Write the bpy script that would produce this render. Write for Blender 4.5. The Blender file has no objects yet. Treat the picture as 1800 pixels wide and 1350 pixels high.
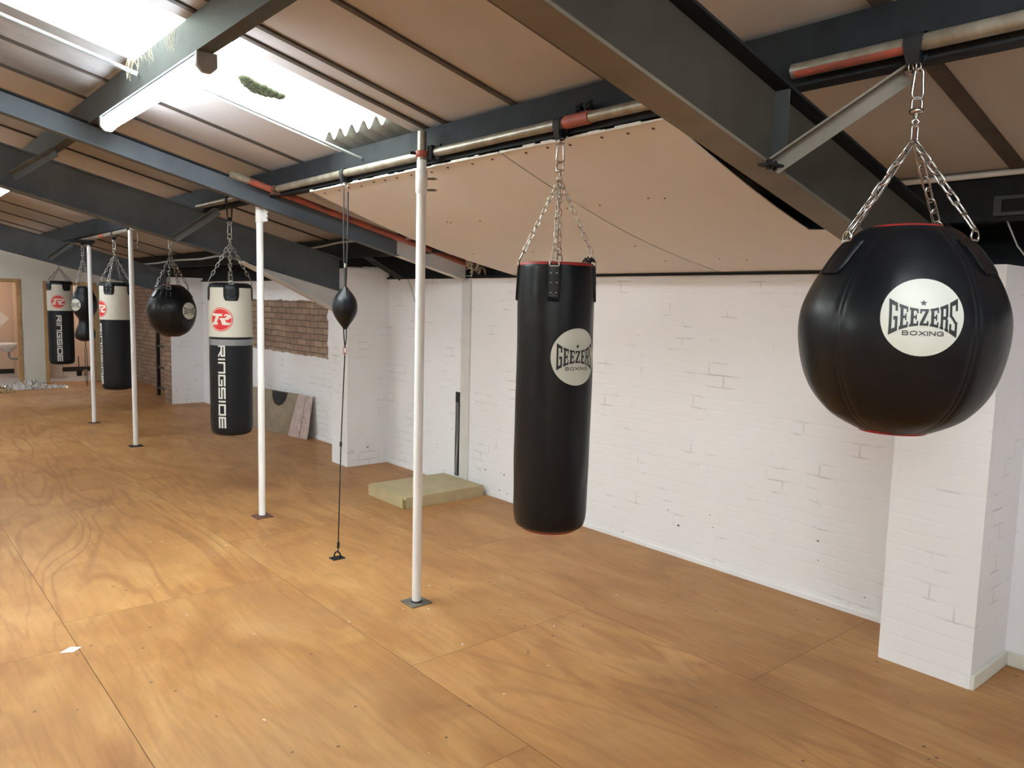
import bpy, math, random
from mathutils import Vector, Matrix, noise

random.seed(7)
PI = math.pi
SC = bpy.context.scene
COL = SC.collection

# ------------------------------------------------------------------ camera
F_PX, YAW, PITCH, ROLL = 1369.28, 0.704212, -0.1039365, 0.0250029
EYE = Vector((0.0, 0.0, 1.76))
fw = Vector((math.sin(YAW) * math.cos(PITCH), math.cos(YAW) * math.cos(PITCH), math.sin(PITCH)))
rt0 = Vector((math.cos(YAW), -math.sin(YAW), 0.0))
up0 = rt0.cross(fw)
rt = rt0 * math.cos(ROLL) + up0 * math.sin(ROLL)
up = up0 * math.cos(ROLL) - rt0 * math.sin(ROLL)
cam_data = bpy.data.cameras.new('camera')
cam_data.sensor_fit = 'HORIZONTAL'
cam_data.sensor_width = 36.0
cam_data.lens = F_PX / 1800.0 * 36.0
cam_data.clip_start = 0.02
cam_data.clip_end = 200
cam = bpy.data.objects.new('camera', cam_data)
COL.objects.link(cam)
M = Matrix((rt, up, -fw)).transposed().to_4x4()
M.translation = EYE
cam.matrix_world = M
SC.camera = cam

# ------------------------------------------------------------------ world, exposure
SC.view_settings.view_transform = 'Standard'
SC.view_settings.look = 'None'
SC.view_settings.gamma = 1.0
SC.view_settings.use_curve_mapping = False
SC.view_settings.exposure = 1.47
world = bpy.data.worlds.new('overcast_sky')
SC.world = world
world.use_nodes = True
bg = world.node_tree.nodes['Background']
bg.inputs[0].default_value = (0.93, 0.98, 1.0, 1)
bg.inputs[1].default_value = 7.0
TUBE_LIGHT = 26.0          # brightness of the strip lights

# ------------------------------------------------------------------ materials
def new_mat(name):
    m = bpy.data.materials.new(name)
    m.use_nodes = True
    nt = m.node_tree
    b = nt.nodes['Principled BSDF']
    return m, nt, b

def N(nt, typ, **kw):
    n = nt.nodes.new(typ)
    for k, v in kw.items():
        if k.startswith('i_'):
            n.inputs[int(k[2:]) if k[2:].isdigit() else k[2:].replace('_', ' ')].default_value = v
        else:
            setattr(n, k, v)
    return n

def simple(name, col, rough=0.6, metal=0.0, spec=0.5, nscale=0, namt=0.15, bump=0.0, bscale=60, col2=None, coat=0.0):
    """plain paint or metal with a little blotchy variation and bump"""
    m, nt, b = new_mat(name)
    L = nt.links
    b.inputs['Roughness'].default_value = rough
    b.inputs['Metallic'].default_value = metal
    b.inputs['Specular IOR Level'].default_value = spec
    b.inputs['Coat Weight'].default_value = coat
    c1 = tuple(col) + (1,)
    b.inputs['Base Color'].default_value = c1
    tc = N(nt, 'ShaderNodeTexCoord')
    if nscale:
        n = N(nt, 'ShaderNodeTexNoise'); n.inputs['Scale'].default_value = nscale
        n.inputs['Detail'].default_value = 6; n.inputs['Roughness'].default_value = 0.65
        L.new(tc.outputs['Object'], n.inputs['Vector'])
        r = N(nt, 'ShaderNodeMapRange'); r.inputs[1].default_value = 0.35; r.inputs[2].default_value = 0.7
        L.new(n.outputs['Fac'], r.inputs[0])
        mx = N(nt, 'ShaderNodeMix', data_type='RGBA')
        mx.inputs[6].default_value = c1
        mx.inputs[7].default_value = (tuple(col2) if col2 else tuple(c * (1 - namt) for c in col)) + (1,)
        L.new(r.outputs[0], mx.inputs[0])
        L.new(mx.outputs[2], b.inputs['Base Color'])
    if bump:
        n2 = N(nt, 'ShaderNodeTexNoise'); n2.inputs['Scale'].default_value = bscale
        n2.inputs['Detail'].default_value = 4
        L.new(tc.outputs['Object'], n2.inputs['Vector'])
        bp = N(nt, 'ShaderNodeBump'); bp.inputs['Strength'].default_value = bump
        bp.inputs['Distance'].default_value = 0.01
        L.new(n2.outputs['Fac'], bp.inputs['Height'])
        L.new(bp.outputs[0], b.inputs['Normal'])
    return m

def painted_brick(name, brick_rule):
    """white painted brickwork in the X-constant plane (u = Y, v = Z); bare brick where the paint was left off"""
    m, nt, b = new_mat(name)
    L = nt.links
    geo = N(nt, 'ShaderNodeNewGeometry')
    sep = N(nt, 'ShaderNodeSeparateXYZ'); L.new(geo.outputs['Position'], sep.inputs[0])
    add = N(nt, 'ShaderNodeMath', operation='ADD'); L.new(sep.outputs['X'], add.inputs[0]); L.new(sep.outputs['Y'], add.inputs[1])
    nz = N(nt, 'ShaderNodeTexNoise'); nz.inputs['Scale'].default_value = 3.0
    L.new(geo.outputs['Position'], nz.inputs['Vector'])
    wob = N(nt, 'ShaderNodeMath', operation='MULTIPLY_ADD'); L.new(nz.outputs['Fac'], wob.inputs[0])
    wob.inputs[1].default_value = 0.03; L.new(sep.outputs['Z'], wob.inputs[2])
    cmb = N(nt, 'ShaderNodeCombineXYZ'); L.new(add.outputs[0], cmb.inputs[0]); L.new(wob.outputs[0], cmb.inputs[1])
    br = N(nt, 'ShaderNodeTexBrick')
    br.inputs['Scale'].default_value = 1.0
    br.inputs['Brick Width'].default_value = 0.235; br.inputs['Row Height'].default_value = 0.078
    br.inputs['Mortar Size'].default_value = 0.009; br.inputs['Mortar Smooth'].default_value = 0.6
    br.inputs['Color1'].default_value = (0.27, 0.175, 0.125, 1); br.inputs['Color2'].default_value = (0.40, 0.28, 0.20, 1)
    br.inputs['Mortar'].default_value = (0.10, 0.07, 0.05, 1)
    L.new(cmb.outputs[0], br.inputs['Vector'])
    # bare brick colour variation
    n1 = N(nt, 'ShaderNodeTexNoise'); n1.inputs['Scale'].default_value = 9; n1.inputs['Detail'].default_value = 8
    L.new(geo.outputs['Position'], n1.inputs['Vector'])
    hs = N(nt, 'ShaderNodeHueSaturation')
    r1 = N(nt, 'ShaderNodeMapRange'); r1.inputs[3].default_value = 0.55; r1.inputs[4].default_value = 1.35
    L.new(n1.outputs['Fac'], r1.inputs[0]); L.new(r1.outputs[0], hs.inputs['Value']); L.new(br.outputs['Color'], hs.inputs['Color'])
    # paint colour : scuffs, hairline cracks in the joints, little chips
    n2 = N(nt, 'ShaderNodeTexNoise'); n2.inputs['Scale'].default_value = 1.6; n2.inputs['Detail'].default_value = 5
    L.new(geo.outputs['Position'], n2.inputs['Vector'])
    pc = N(nt, 'ShaderNodeMix', data_type='RGBA')
    pc.inputs[6].default_value = (0.885, 0.875, 0.905, 1); pc.inputs[7].default_value = (0.84, 0.835, 0.86, 1)
    L.new(n2.outputs['Fac'], pc.inputs[0])
    n3 = N(nt, 'ShaderNodeTexNoise'); n3.inputs['Scale'].default_value = 4.0; n3.inputs['Detail'].default_value = 3
    L.new(geo.outputs['Position'], n3.inputs['Vector'])
    crackmask = N(nt, 'ShaderNodeMapRange'); crackmask.inputs[1].default_value = 0.55; crackmask.inputs[2].default_value = 0.68
    L.new(n3.outputs['Fac'], crackmask.inputs[0])
    brf = N(nt, 'ShaderNodeMath', operation='POWER'); L.new(br.outputs['Fac'], brf.inputs[0]); brf.inputs[1].default_value = 6
    crk = N(nt, 'ShaderNodeMath', operation='MULTIPLY'); L.new(crackmask.outputs[0], crk.inputs[0]); L.new(brf.outputs[0], crk.inputs[1])
    crk2 = N(nt, 'ShaderNodeMath', operation='MULTIPLY'); L.new(crk.outputs[0], crk2.inputs[0]); crk2.inputs[1].default_value = 0.38
    pc2 = N(nt, 'ShaderNodeMix', data_type='RGBA'); L.new(crk2.outputs[0], pc2.inputs[0]); L.new(pc.outputs[2], pc2.inputs[6])
    pc2.inputs[7].default_value = (0.30, 0.29, 0.28, 1)
    vo = N(nt, 'ShaderNodeTexVoronoi'); vo.inputs['Scale'].default_value = 8.0
    vmap = N(nt, 'ShaderNodeMapping'); vmap.inputs['Scale'].default_value = (1, 1, 1.4)
    L.new(geo.outputs['Position'], vmap.inputs[0]); L.new(vmap.outputs[0], vo.inputs['Vector'])
    chip = N(nt, 'ShaderNodeMapRange'); chip.inputs[1].default_value = 0.192; chip.inputs[2].default_value = 0.165
    dist = N(nt, 'ShaderNodeMath', operation='MULTIPLY_ADD'); L.new(n1.outputs['Fac'], dist.inputs[0]); dist.inputs[1].default_value = 0.26
    L.new(vo.outputs['Distance'], dist.inputs[2])
    dsub = N(nt, 'ShaderNodeMath', operation='SUBTRACT'); L.new(dist.outputs[0], dsub.inputs[0]); dsub.inputs[1].default_value = 0.01
    L.new(dsub.outputs[0], chip.inputs[0])
    low = N(nt, 'ShaderNodeMapRange'); low.inputs[1].default_value = 0.75; low.inputs[2].default_value = 0.25
    L.new(sep.outputs['Z'], low.inputs[0])
    chip2 = N(nt, 'ShaderNodeMath', operation='MULTIPLY'); L.new(chip.outputs[0], chip2.inputs[0]); L.new(low.outputs[0], chip2.inputs[1])
    pc3 = N(nt, 'ShaderNodeMix', data_type='RGBA'); L.new(chip2.outputs[0], pc3.inputs[0]); L.new(pc2.outputs[2], pc3.inputs[6])
    pc3.inputs[7].default_value = (0.12, 0.10, 0.09, 1)
    out = pc3.outputs[2]
    # bare brick mask from boxes in (Y,Z)
    def step(src, edge, sign):
        mm = N(nt, 'ShaderNodeMapRange'); e = 0.006
        mm.inputs[1].default_value = edge - e * sign; mm.inputs[2].default_value = edge + e * sign
        L.new(src, mm.inputs[0]); return mm.outputs[0]
    def mul(a, c):
        q = N(nt, 'ShaderNodeMath', operation='MULTIPLY'); L.new(a, q.inputs[0]); L.new(c, q.inputs[1]); return q.outputs[0]
    yj = N(nt, 'ShaderNodeMath', operation='MULTIPLY_ADD'); L.new(n1.outputs['Fac'], yj.inputs[0]); yj.inputs[1].default_value = 0.12
    L.new(sep.outputs['Y'], yj.inputs[2])
    zj = N(nt, 'ShaderNodeMath', operation='MULTIPLY_ADD'); L.new(n1.outputs['Fac'], zj.inputs[0]); zj.inputs[1].default_value = 0.07
    L.new(sep.outputs['Z'], zj.inputs[2])
    fac = None
    for (y0, y1, z0, z1) in brick_rule:
        a = mul(mul(step(yj.outputs[0], y0 + .06, 1), step(yj.outputs[0], y1 + .06, -1)), mul(step(zj.outputs[0], z0 + .035, 1), step(zj.outputs[0], z1 + .035, -1)))
        if fac is None: fac = a
        else:
            q = N(nt, 'ShaderNodeMath', operation='MAXIMUM'); L.new(fac, q.inputs[0]); L.new(a, q.inputs[1]); fac = q.outputs[0]
    if fac is not None:
        fm = N(nt, 'ShaderNodeMix', data_type='RGBA'); L.new(fac, fm.inputs[0]); L.new(out, fm.inputs[6]); L.new(hs.outputs['Color'], fm.inputs[7])
        out = fm.outputs[2]
    L.new(out, b.inputs['Base Color'])
    b.inputs['Roughness'].default_value = 0.55
    inv = N(nt, 'ShaderNodeMath', operation='SUBTRACT'); inv.inputs[0].default_value = 1.0; L.new(br.outputs['Fac'], inv.inputs[1])
    hgt = N(nt, 'ShaderNodeMath', operation='MULTIPLY_ADD'); L.new(n1.outputs['Fac'], hgt.inputs[0]); hgt.inputs[1].default_value = 0.9
    L.new(inv.outputs[0], hgt.inputs[2])
    bp = N(nt, 'ShaderNodeBump'); bp.inputs['Strength'].default_value = 0.14; bp.inputs['Distance'].default_value = 0.006
    L.new(hgt.outputs[0], bp.inputs['Height']); L.new(bp.outputs[0], b.inputs['Normal'])
    return m

def plywood(name):
    """rotary-cut hardwood ply: bands run along Y, each sheet shifted by its own value (attribute 'sheet')"""
    m, nt, b = new_mat(name)
    L = nt.links
    tc = N(nt, 'ShaderNodeTexCoord')
    at = N(nt, 'ShaderNodeAttribute', attribute_name='sheet')
    off = N(nt, 'ShaderNodeVectorMath', operation='SCALE'); L.new(at.outputs['Color'], off.inputs[0]); off.inputs['Scale'].default_value = 37.0
    pos = N(nt, 'ShaderNodeVectorMath', operation='ADD'); L.new(tc.outputs['Object'], pos.inputs[0]); L.new(off.outputs[0], pos.inputs[1])
    mp = N(nt, 'ShaderNodeMapping'); mp.inputs['Scale'].default_value = (1.0, 0.17, 1.0); L.new(pos.outputs[0], mp.inputs[0])
    nb = N(nt, 'ShaderNodeTexNoise'); nb.inputs['Scale'].default_value = 1.5; nb.inputs['Detail'].default_value = 3.2; nb.inputs['Roughness'].default_value = 0.42; nb.inputs['Distortion'].default_value = 0.7
    L.new(mp.outputs[0], nb.inputs['Vector'])
    # contour rings of the big noise = cathedral figure
    ring = N(nt, 'ShaderNodeMath', operation='MULTIPLY'); L.new(nb.outputs['Fac'], ring.inputs[0]); ring.inputs[1].default_value = 95.0
    sn = N(nt, 'ShaderNodeMath', operation='SINE'); L.new(ring.outputs[0], sn.inputs[0])
    rr = N(nt, 'ShaderNodeMapRange'); rr.inputs[1].default_value = 0.35; rr.inputs[2].default_value = 1.0
    L.new(sn.outputs[0], rr.inputs[0])
    mp2 = N(nt, 'ShaderNodeMapping'); mp2.inputs['Scale'].default_value = (22, 1.6, 1.0); L.new(pos.outputs[0], mp2.inputs[0])
    nf = N(nt, 'ShaderNodeTexNoise'); nf.inputs['Scale'].default_value = 1.6; nf.inputs['Detail'].default_value = 6; nf.inputs['Roughness'].default_value = 0.7
    L.new(mp2.outputs[0], nf.inputs['Vector'])
    mp3 = N(nt, 'ShaderNodeMapping'); mp3.inputs['Scale'].default_value = (1.0, 0.5, 1.0); L.new(pos.outputs[0], mp3.inputs[0])
    nl = N(nt, 'ShaderNodeTexNoise'); nl.inputs['Scale'].default_value = 2.4; nl.inputs['Detail'].default_value = 5; nl.inputs['Roughness'].default_value = 0.6; nl.inputs['Distortion'].default_value = 0.9
    L.new(mp3.outputs[0], nl.inputs['Vector'])
    c = N(nt, 'ShaderNodeValToRGB')
    e = c.color_ramp.elements
    e[0].position = 0.30; e[0].color = (0.335, 0.148, 0.050, 1)
    e[1].position = 0.72; e[1].color = (0.515, 0.282, 0.110, 1)
    k = c.color_ramp.elements.new(0.5); k.color = (0.425, 0.207, 0.072, 1)
    L.new(nl.outputs['Fac'], c.inputs[0])
    mx = N(nt, 'ShaderNodeMix', data_type='RGBA'); L.new(c.outputs[0], mx.inputs[6]); mx.inputs[7].default_value = (0.25, 0.095, 0.035, 1)
    spg = N(nt, 'ShaderNodeSeparateColor'); L.new(at.outputs['Color'], spg.inputs[0])
    fg = N(nt, 'ShaderNodeMapRange'); fg.inputs[3].default_value = 0.10; fg.inputs[4].default_value = 0.46; L.new(spg.outputs[1], fg.inputs[0])
    am = N(nt, 'ShaderNodeMath', operation='MULTIPLY'); L.new(rr.outputs[0], am.inputs[0]); L.new(fg.outputs[0], am.inputs[1])
    L.new(am.outputs[0], mx.inputs[0])
    mx2 = N(nt, 'ShaderNodeMix', data_type='RGBA', blend_type='MULTIPLY'); L.new(mx.outputs[2], mx2.inputs[6])
    gr = N(nt, 'ShaderNodeMapRange'); gr.inputs[1].default_value = 0.3; gr.inputs[2].default_value = 0.75; gr.inputs[3].default_value = 0.84; gr.inputs[4].default_value = 1.10
    L.new(nf.outputs['Fac'], gr.inputs[0]); L.new(gr.outputs[0], mx2.inputs[7]); mx2.inputs[0].default_value = 1.0
    # per sheet tone
    hv = N(nt, 'ShaderNodeHueSaturation'); L.new(mx2.outputs[2], hv.inputs['Color'])
    tr = N(nt, 'ShaderNodeMapRange'); tr.inputs[3].default_value = 0.95; tr.inputs[4].default_value = 1.06
    sp = N(nt, 'ShaderNodeSeparateColor'); L.new(at.outputs['Color'], sp.inputs[0]); L.new(sp.outputs[0], tr.inputs[0]); L.new(tr.outputs[0], hv.inputs['Value'])
    # dark specks and grey dust
    vo = N(nt, 'ShaderNodeTexVoronoi'); vo.inputs['Scale'].default_value = 6.5; L.new(tc.outputs['Object'], vo.inputs['Vector'])
    sc_ = N(nt, 'ShaderNodeMapRange'); sc_.inputs[1].default_value = 0.06; sc_.inputs[2].default_value = 0.04; L.new(vo.outputs['Distance'], sc_.inputs[0])
    spk = N(nt, 'ShaderNodeMix', data_type='RGBA'); L.new(sc_.outputs[0], spk.inputs[0]); L.new(hv.outputs[0], spk.inputs[6]); spk.inputs[7].default_value = (0.14, 0.075, 0.035, 1)
    nd = N(nt, 'ShaderNodeTexNoise'); nd.inputs['Scale'].default_value = 0.8; nd.inputs['Detail'].default_value = 7; nd.inputs['Roughness'].default_value = 0.7
    L.new(tc.outputs['Object'], nd.inputs['Vector'])
    dr = N(nt, 'ShaderNodeMapRange'); dr.inputs[1].default_value = 0.5; dr.inputs[2].default_value = 0.78; dr.inputs[4].default_value = 0.45
    L.new(nd.outputs['Fac'], dr.inputs[0])
    dst = N(nt, 'ShaderNodeMix', data_type='RGBA'); L.new(dr.outputs[0], dst.inputs[0]); L.new(spk.outputs[2], dst.inputs[6]); dst.inputs[7].default_value = (0.32, 0.20, 0.11, 1)
    L.new(dst.outputs[2], b.inputs['Base Color'])
    rg = N(nt, 'ShaderNodeMapRange'); rg.inputs[3].default_value = 0.38; rg.inputs[4].default_value = 0.6
    L.new(nd.outputs['Fac'], rg.inputs[0]); L.new(rg.outputs[0], b.inputs['Roughness'])
    b.inputs['Specular IOR Level'].default_value = 0.3
    bp = N(nt, 'ShaderNodeBump'); bp.inputs['Strength'].default_value = 0.12; bp.inputs['Distance'].default_value = 0.003
    L.new(nf.outputs['Fac'], bp.inputs['Height']); L.new(bp.outputs[0], b.inputs['Normal'])
    return m

def skylight_mat():
    m, nt, b = new_mat('grp_skylight')
    L = nt.links
    out = nt.nodes['Material Output']
    nt.nodes.remove(b)
    tc = N(nt, 'ShaderNodeTexCoord')
    n = N(nt, 'ShaderNodeTexNoise'); n.inputs['Scale'].default_value = 9; n.inputs['Detail'].default_value = 7; n.inputs['Roughness'].default_value = 0.75
    L.new(tc.outputs['Object'], n.inputs['Vector'])
    r = N(nt, 'ShaderNodeMapRange'); r.inputs[1].default_value = 0.60; r.inputs[2].default_value = 0.72
    L.new(n.outputs['Fac'], r.inputs[0])
    tl = N(nt, 'ShaderNodeBsdfTranslucent'); tl.inputs[0].default_value = (0.9, 0.95, 0.88, 1)
    tp = N(nt, 'ShaderNodeBsdfTransparent'); tp.inputs[0].default_value = (0.86, 0.92, 0.86, 1)
    mx = N(nt, 'ShaderNodeMixShader'); mx.inputs[0].default_value = 0.55
    L.new(tl.outputs[0], mx.inputs[1]); L.new(tp.outputs[0], mx.inputs[2])
    df = N(nt, 'ShaderNodeBsdfDiffuse'); df.inputs[0].default_value = (0.16, 0.15, 0.07, 1)
    mx2 = N(nt, 'ShaderNodeMixShader'); L.new(r.outputs[0], mx2.inputs[0]); L.new(mx.outputs[0], mx2.inputs[1]); L.new(df.outputs[0], mx2.inputs[2])
    L.new(mx2.outputs[0], out.inputs[0])
    return m

def emit(name, col, strength):
    m, nt, b = new_mat(name)
    b.inputs['Base Color'].default_value = tuple(col) + (1,)
    b.inputs['Emission Color'].default_value = tuple(col) + (1,)
    b.inputs['Emission Strength'].default_value = strength
    return m

MT = {}
MT['floor'] = plywood('floor_plywood')
MT['gap'] = simple('floor_gap', (0.10, 0.055, 0.03), 0.9)
MT['wall'] = painted_brick('painted_brick', [(8.63, 11.05, 1.03, 1.72), (13.32, 18.0, -1, 3.0)])
MT['pillar'] = painted_brick('painted_brick_pillar', [])
MT['pillar_brick'] = painted_brick('bare_brick_pillar', [(-5, 30, -1, 4)])
MT['plaster'] = simple('cream_plaster', (0.74, 0.73, 0.66), 0.7, nscale=2, namt=0.06)
MT['room_white'] = simple('white_emulsion', (0.70, 0.68, 0.66), 0.7, nscale=2, namt=0.06)
MT['toilet_wall'] = simple('pink_beige_wall', (0.66, 0.52, 0.42), 0.5, nscale=1.5, namt=0.06)
MT['board'] = simple('roof_board', (0.50, 0.475, 0.465), 0.75, nscale=1.3, namt=0.22, col2=(0.42, 0.395, 0.385), bump=0.1, bscale=8)
MT['board_dark'] = simple('roof_board_dark', (0.33, 0.315, 0.305), 0.8, nscale=2.2, col2=(0.20, 0.19, 0.185), bump=0.1, bscale=8)  # darker board tone for the stretch beside the skylight
MT['panel'] = simple('hardboard_panel', (0.74, 0.71, 0.665), 0.6, nscale=1.1, namt=0.14, col2=(0.71, 0.665, 0.64))
MT['panel_edge'] = simple('panel_torn_edge', (0.80, 0.78, 0.74), 0.8, nscale=30, namt=0.3)
MT['batten'] = simple('dark_batten', (0.085, 0.065, 0.05), 0.7, nscale=12, namt=0.4)
MT['steel'] = simple('grey_painted_steel', (0.072, 0.080, 0.083), 0.62, spec=0.25, nscale=3.5, col2=(0.062, 0.062, 0.058), bump=0.12, bscale=25)
MT['steel_hazed'] = simple('haze_tinted_steel', (0.118, 0.135, 0.155), 0.6, spec=0.3, nscale=3.0, col2=(0.085, 0.095, 0.108), bump=0.12, bscale=25)  # grey steel made paler and bluer to imitate haze on the far rafters
MT['steel_bounce'] = simple('bounce_tinted_steel', (0.072, 0.064, 0.050), 0.62, spec=0.2, nscale=4.0, col2=(0.052, 0.046, 0.036), bump=0.15, bscale=25)  # grey steel browned to imitate light bounced up from the floor
MT['steel_brown'] = simple('floor_lit_steel', (0.19, 0.165, 0.125), 0.6, nscale=3.0, col2=(0.125, 0.108, 0.08), bump=0.12, bscale=25)  # yellowed to imitate floor light reflected on the underside
MT['steel_dark'] = simple('dark_steel', (0.018, 0.020, 0.022), 0.7, spec=0.2, nscale=6, namt=0.5, bump=0.15, bscale=30)
MT['white_steel'] = simple('white_painted_steel', (0.70, 0.68, 0.66), 0.5, nscale=5, namt=0.12)
MT['galv'] = simple('weathered_scaffold_tube', (0.34, 0.31, 0.25), 0.42, metal=0.55, nscale=14, col2=(0.20, 0.165, 0.12), bump=0.1, bscale=60)
MT['rust_red'] = simple('red_oxide_paint', (0.42, 0.085, 0.05), 0.55, nscale=12, col2=(0.17, 0.06, 0.045))
MT['pvc'] = simple('white_plastic_sleeve', (0.80, 0.80, 0.81), 0.32)
MT['plate'] = simple('bare_steel_plate', (0.23, 0.22, 0.19), 0.5, metal=0.6, nscale=20, col2=(0.12, 0.11, 0.09))
MT['rust'] = simple('rusty_plate', (0.16, 0.065, 0.045), 0.75, nscale=20, col2=(0.07, 0.035, 0.03))
MT['chrome'] = simple('zinc_chain', (0.62, 0.60, 0.57), 0.25, metal=1.0, nscale=30, namt=0.3)
MT['chain_dull'] = simple('dull_zinc_chain', (0.42, 0.41, 0.39), 0.35, metal=1.0, nscale=30, namt=0.3)
MT['leather'] = simple('black_leather', (0.0035, 0.0042, 0.0062), 0.36, spec=0.30, nscale=5, col2=(0.007, 0.008, 0.010), bump=0.22, bscale=14)
MT['vinyl'] = simple('black_vinyl', (0.005, 0.0065, 0.010), 0.44, spec=0.28, nscale=5, col2=(0.008, 0.010, 0.013), bump=0.15, bscale=16)
MT['webbing'] = simple('black_webbing', (0.010, 0.010, 0.011), 0.7, bump=0.5, bscale=160)
MT['red_vinyl'] = simple('red_vinyl', (0.35, 0.02, 0.02), 0.45)
MT['cream'] = simple('cream_vinyl', (0.58, 0.56, 0.49), 0.45, nscale=4, namt=0.08, bump=0.1, bscale=20)
MT['badge'] = simple('badge_white', (0.62, 0.63, 0.56), 0.4, nscale=7, namt=0.07)
MT['ink'] = simple('badge_ink', (0.012, 0.012, 0.014), 0.45)
MT['logo_red'] = simple('logo_red', (0.62, 0.02, 0.025), 0.45)
MT['logo_cream'] = simple('logo_cream', (0.66, 0.62, 0.54), 0.45)
MT['letter_white'] = simple('letter_white', (0.62, 0.62, 0.60), 0.45)
MT['silver'] = simple('silver_tape', (0.27, 0.28, 0.30), 0.4, metal=0.4, nscale=20, namt=0.2)
MT['elastic'] = simple('black_elastic', (0.02, 0.018, 0.017), 0.7)
MT['pink_metal'] = simple('pink_anodised', (0.55, 0.30, 0.27), 0.35, metal=0.6)
MT['pine'] = simple('pine_timber', (0.56, 0.36, 0.17), 0.55, nscale=5, col2=(0.40, 0.23, 0.10))
MT['new_timber'] = simple('pale_new_timber', (0.50, 0.41, 0.24), 0.65, nscale=7, col2=(0.42, 0.34, 0.20), bump=0.15, bscale=30)
MT['end_grain'] = simple('treated_end_grain', (0.25, 0.18, 0.06), 0.7, nscale=20, namt=0.3)
MT['ceramic'] = simple('white_ceramic', (0.72, 0.70, 0.66), 0.15)
MT['black'] = simple('matt_black', (0.012, 0.012, 0.012), 0.6)
MT['grey_floor'] = simple('grey_vinyl_floor', (0.36, 0.36, 0.37), 0.5, nscale=10, namt=0.1)
MT['mirror'] = simple('dusty_mirror', (0.60, 0.52, 0.44), 0.13, metal=1.0, nscale=5, namt=0.3)
MT['pink_film'] = simple('pink_film', (0.74, 0.60, 0.59), 0.25, metal=0.35, nscale=14, namt=0.3)
MT['conduit'] = simple('grey_conduit', (0.20, 0.21, 0.21), 0.45)
MT['cable'] = simple('grey_cable', (0.42, 0.43, 0.43), 0.5)
MT['fixture'] = simple('light_fixture_body', (0.30, 0.30, 0.29), 0.5)
MT['tube_glow'] = emit('fluorescent_tube', (0.84, 0.93, 1.0), TUBE_LIGHT)
MT['skylight'] = skylight_mat()
MT['asbestos'] = simple('grey_corrugated_sheet', (0.30, 0.29, 0.26), 0.85, nscale=8, namt=0.4)
MT['moss'] = simple('moss', (0.045, 0.05, 0.02), 0.9, nscale=30, namt=0.5)
MT['film'] = simple('clear_wrapping_film', (0.62, 0.62, 0.60), 0.12, metal=0.3, nscale=18, namt=0.3)
MT['card'] = simple('brown_cardboard', (0.38, 0.24, 0.12), 0.8, nscale=6, namt=0.2)
MT['web_dirt'] = simple('cobweb_fluff', (0.42, 0.36, 0.26), 0.95, nscale=30, namt=0.4)

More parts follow.
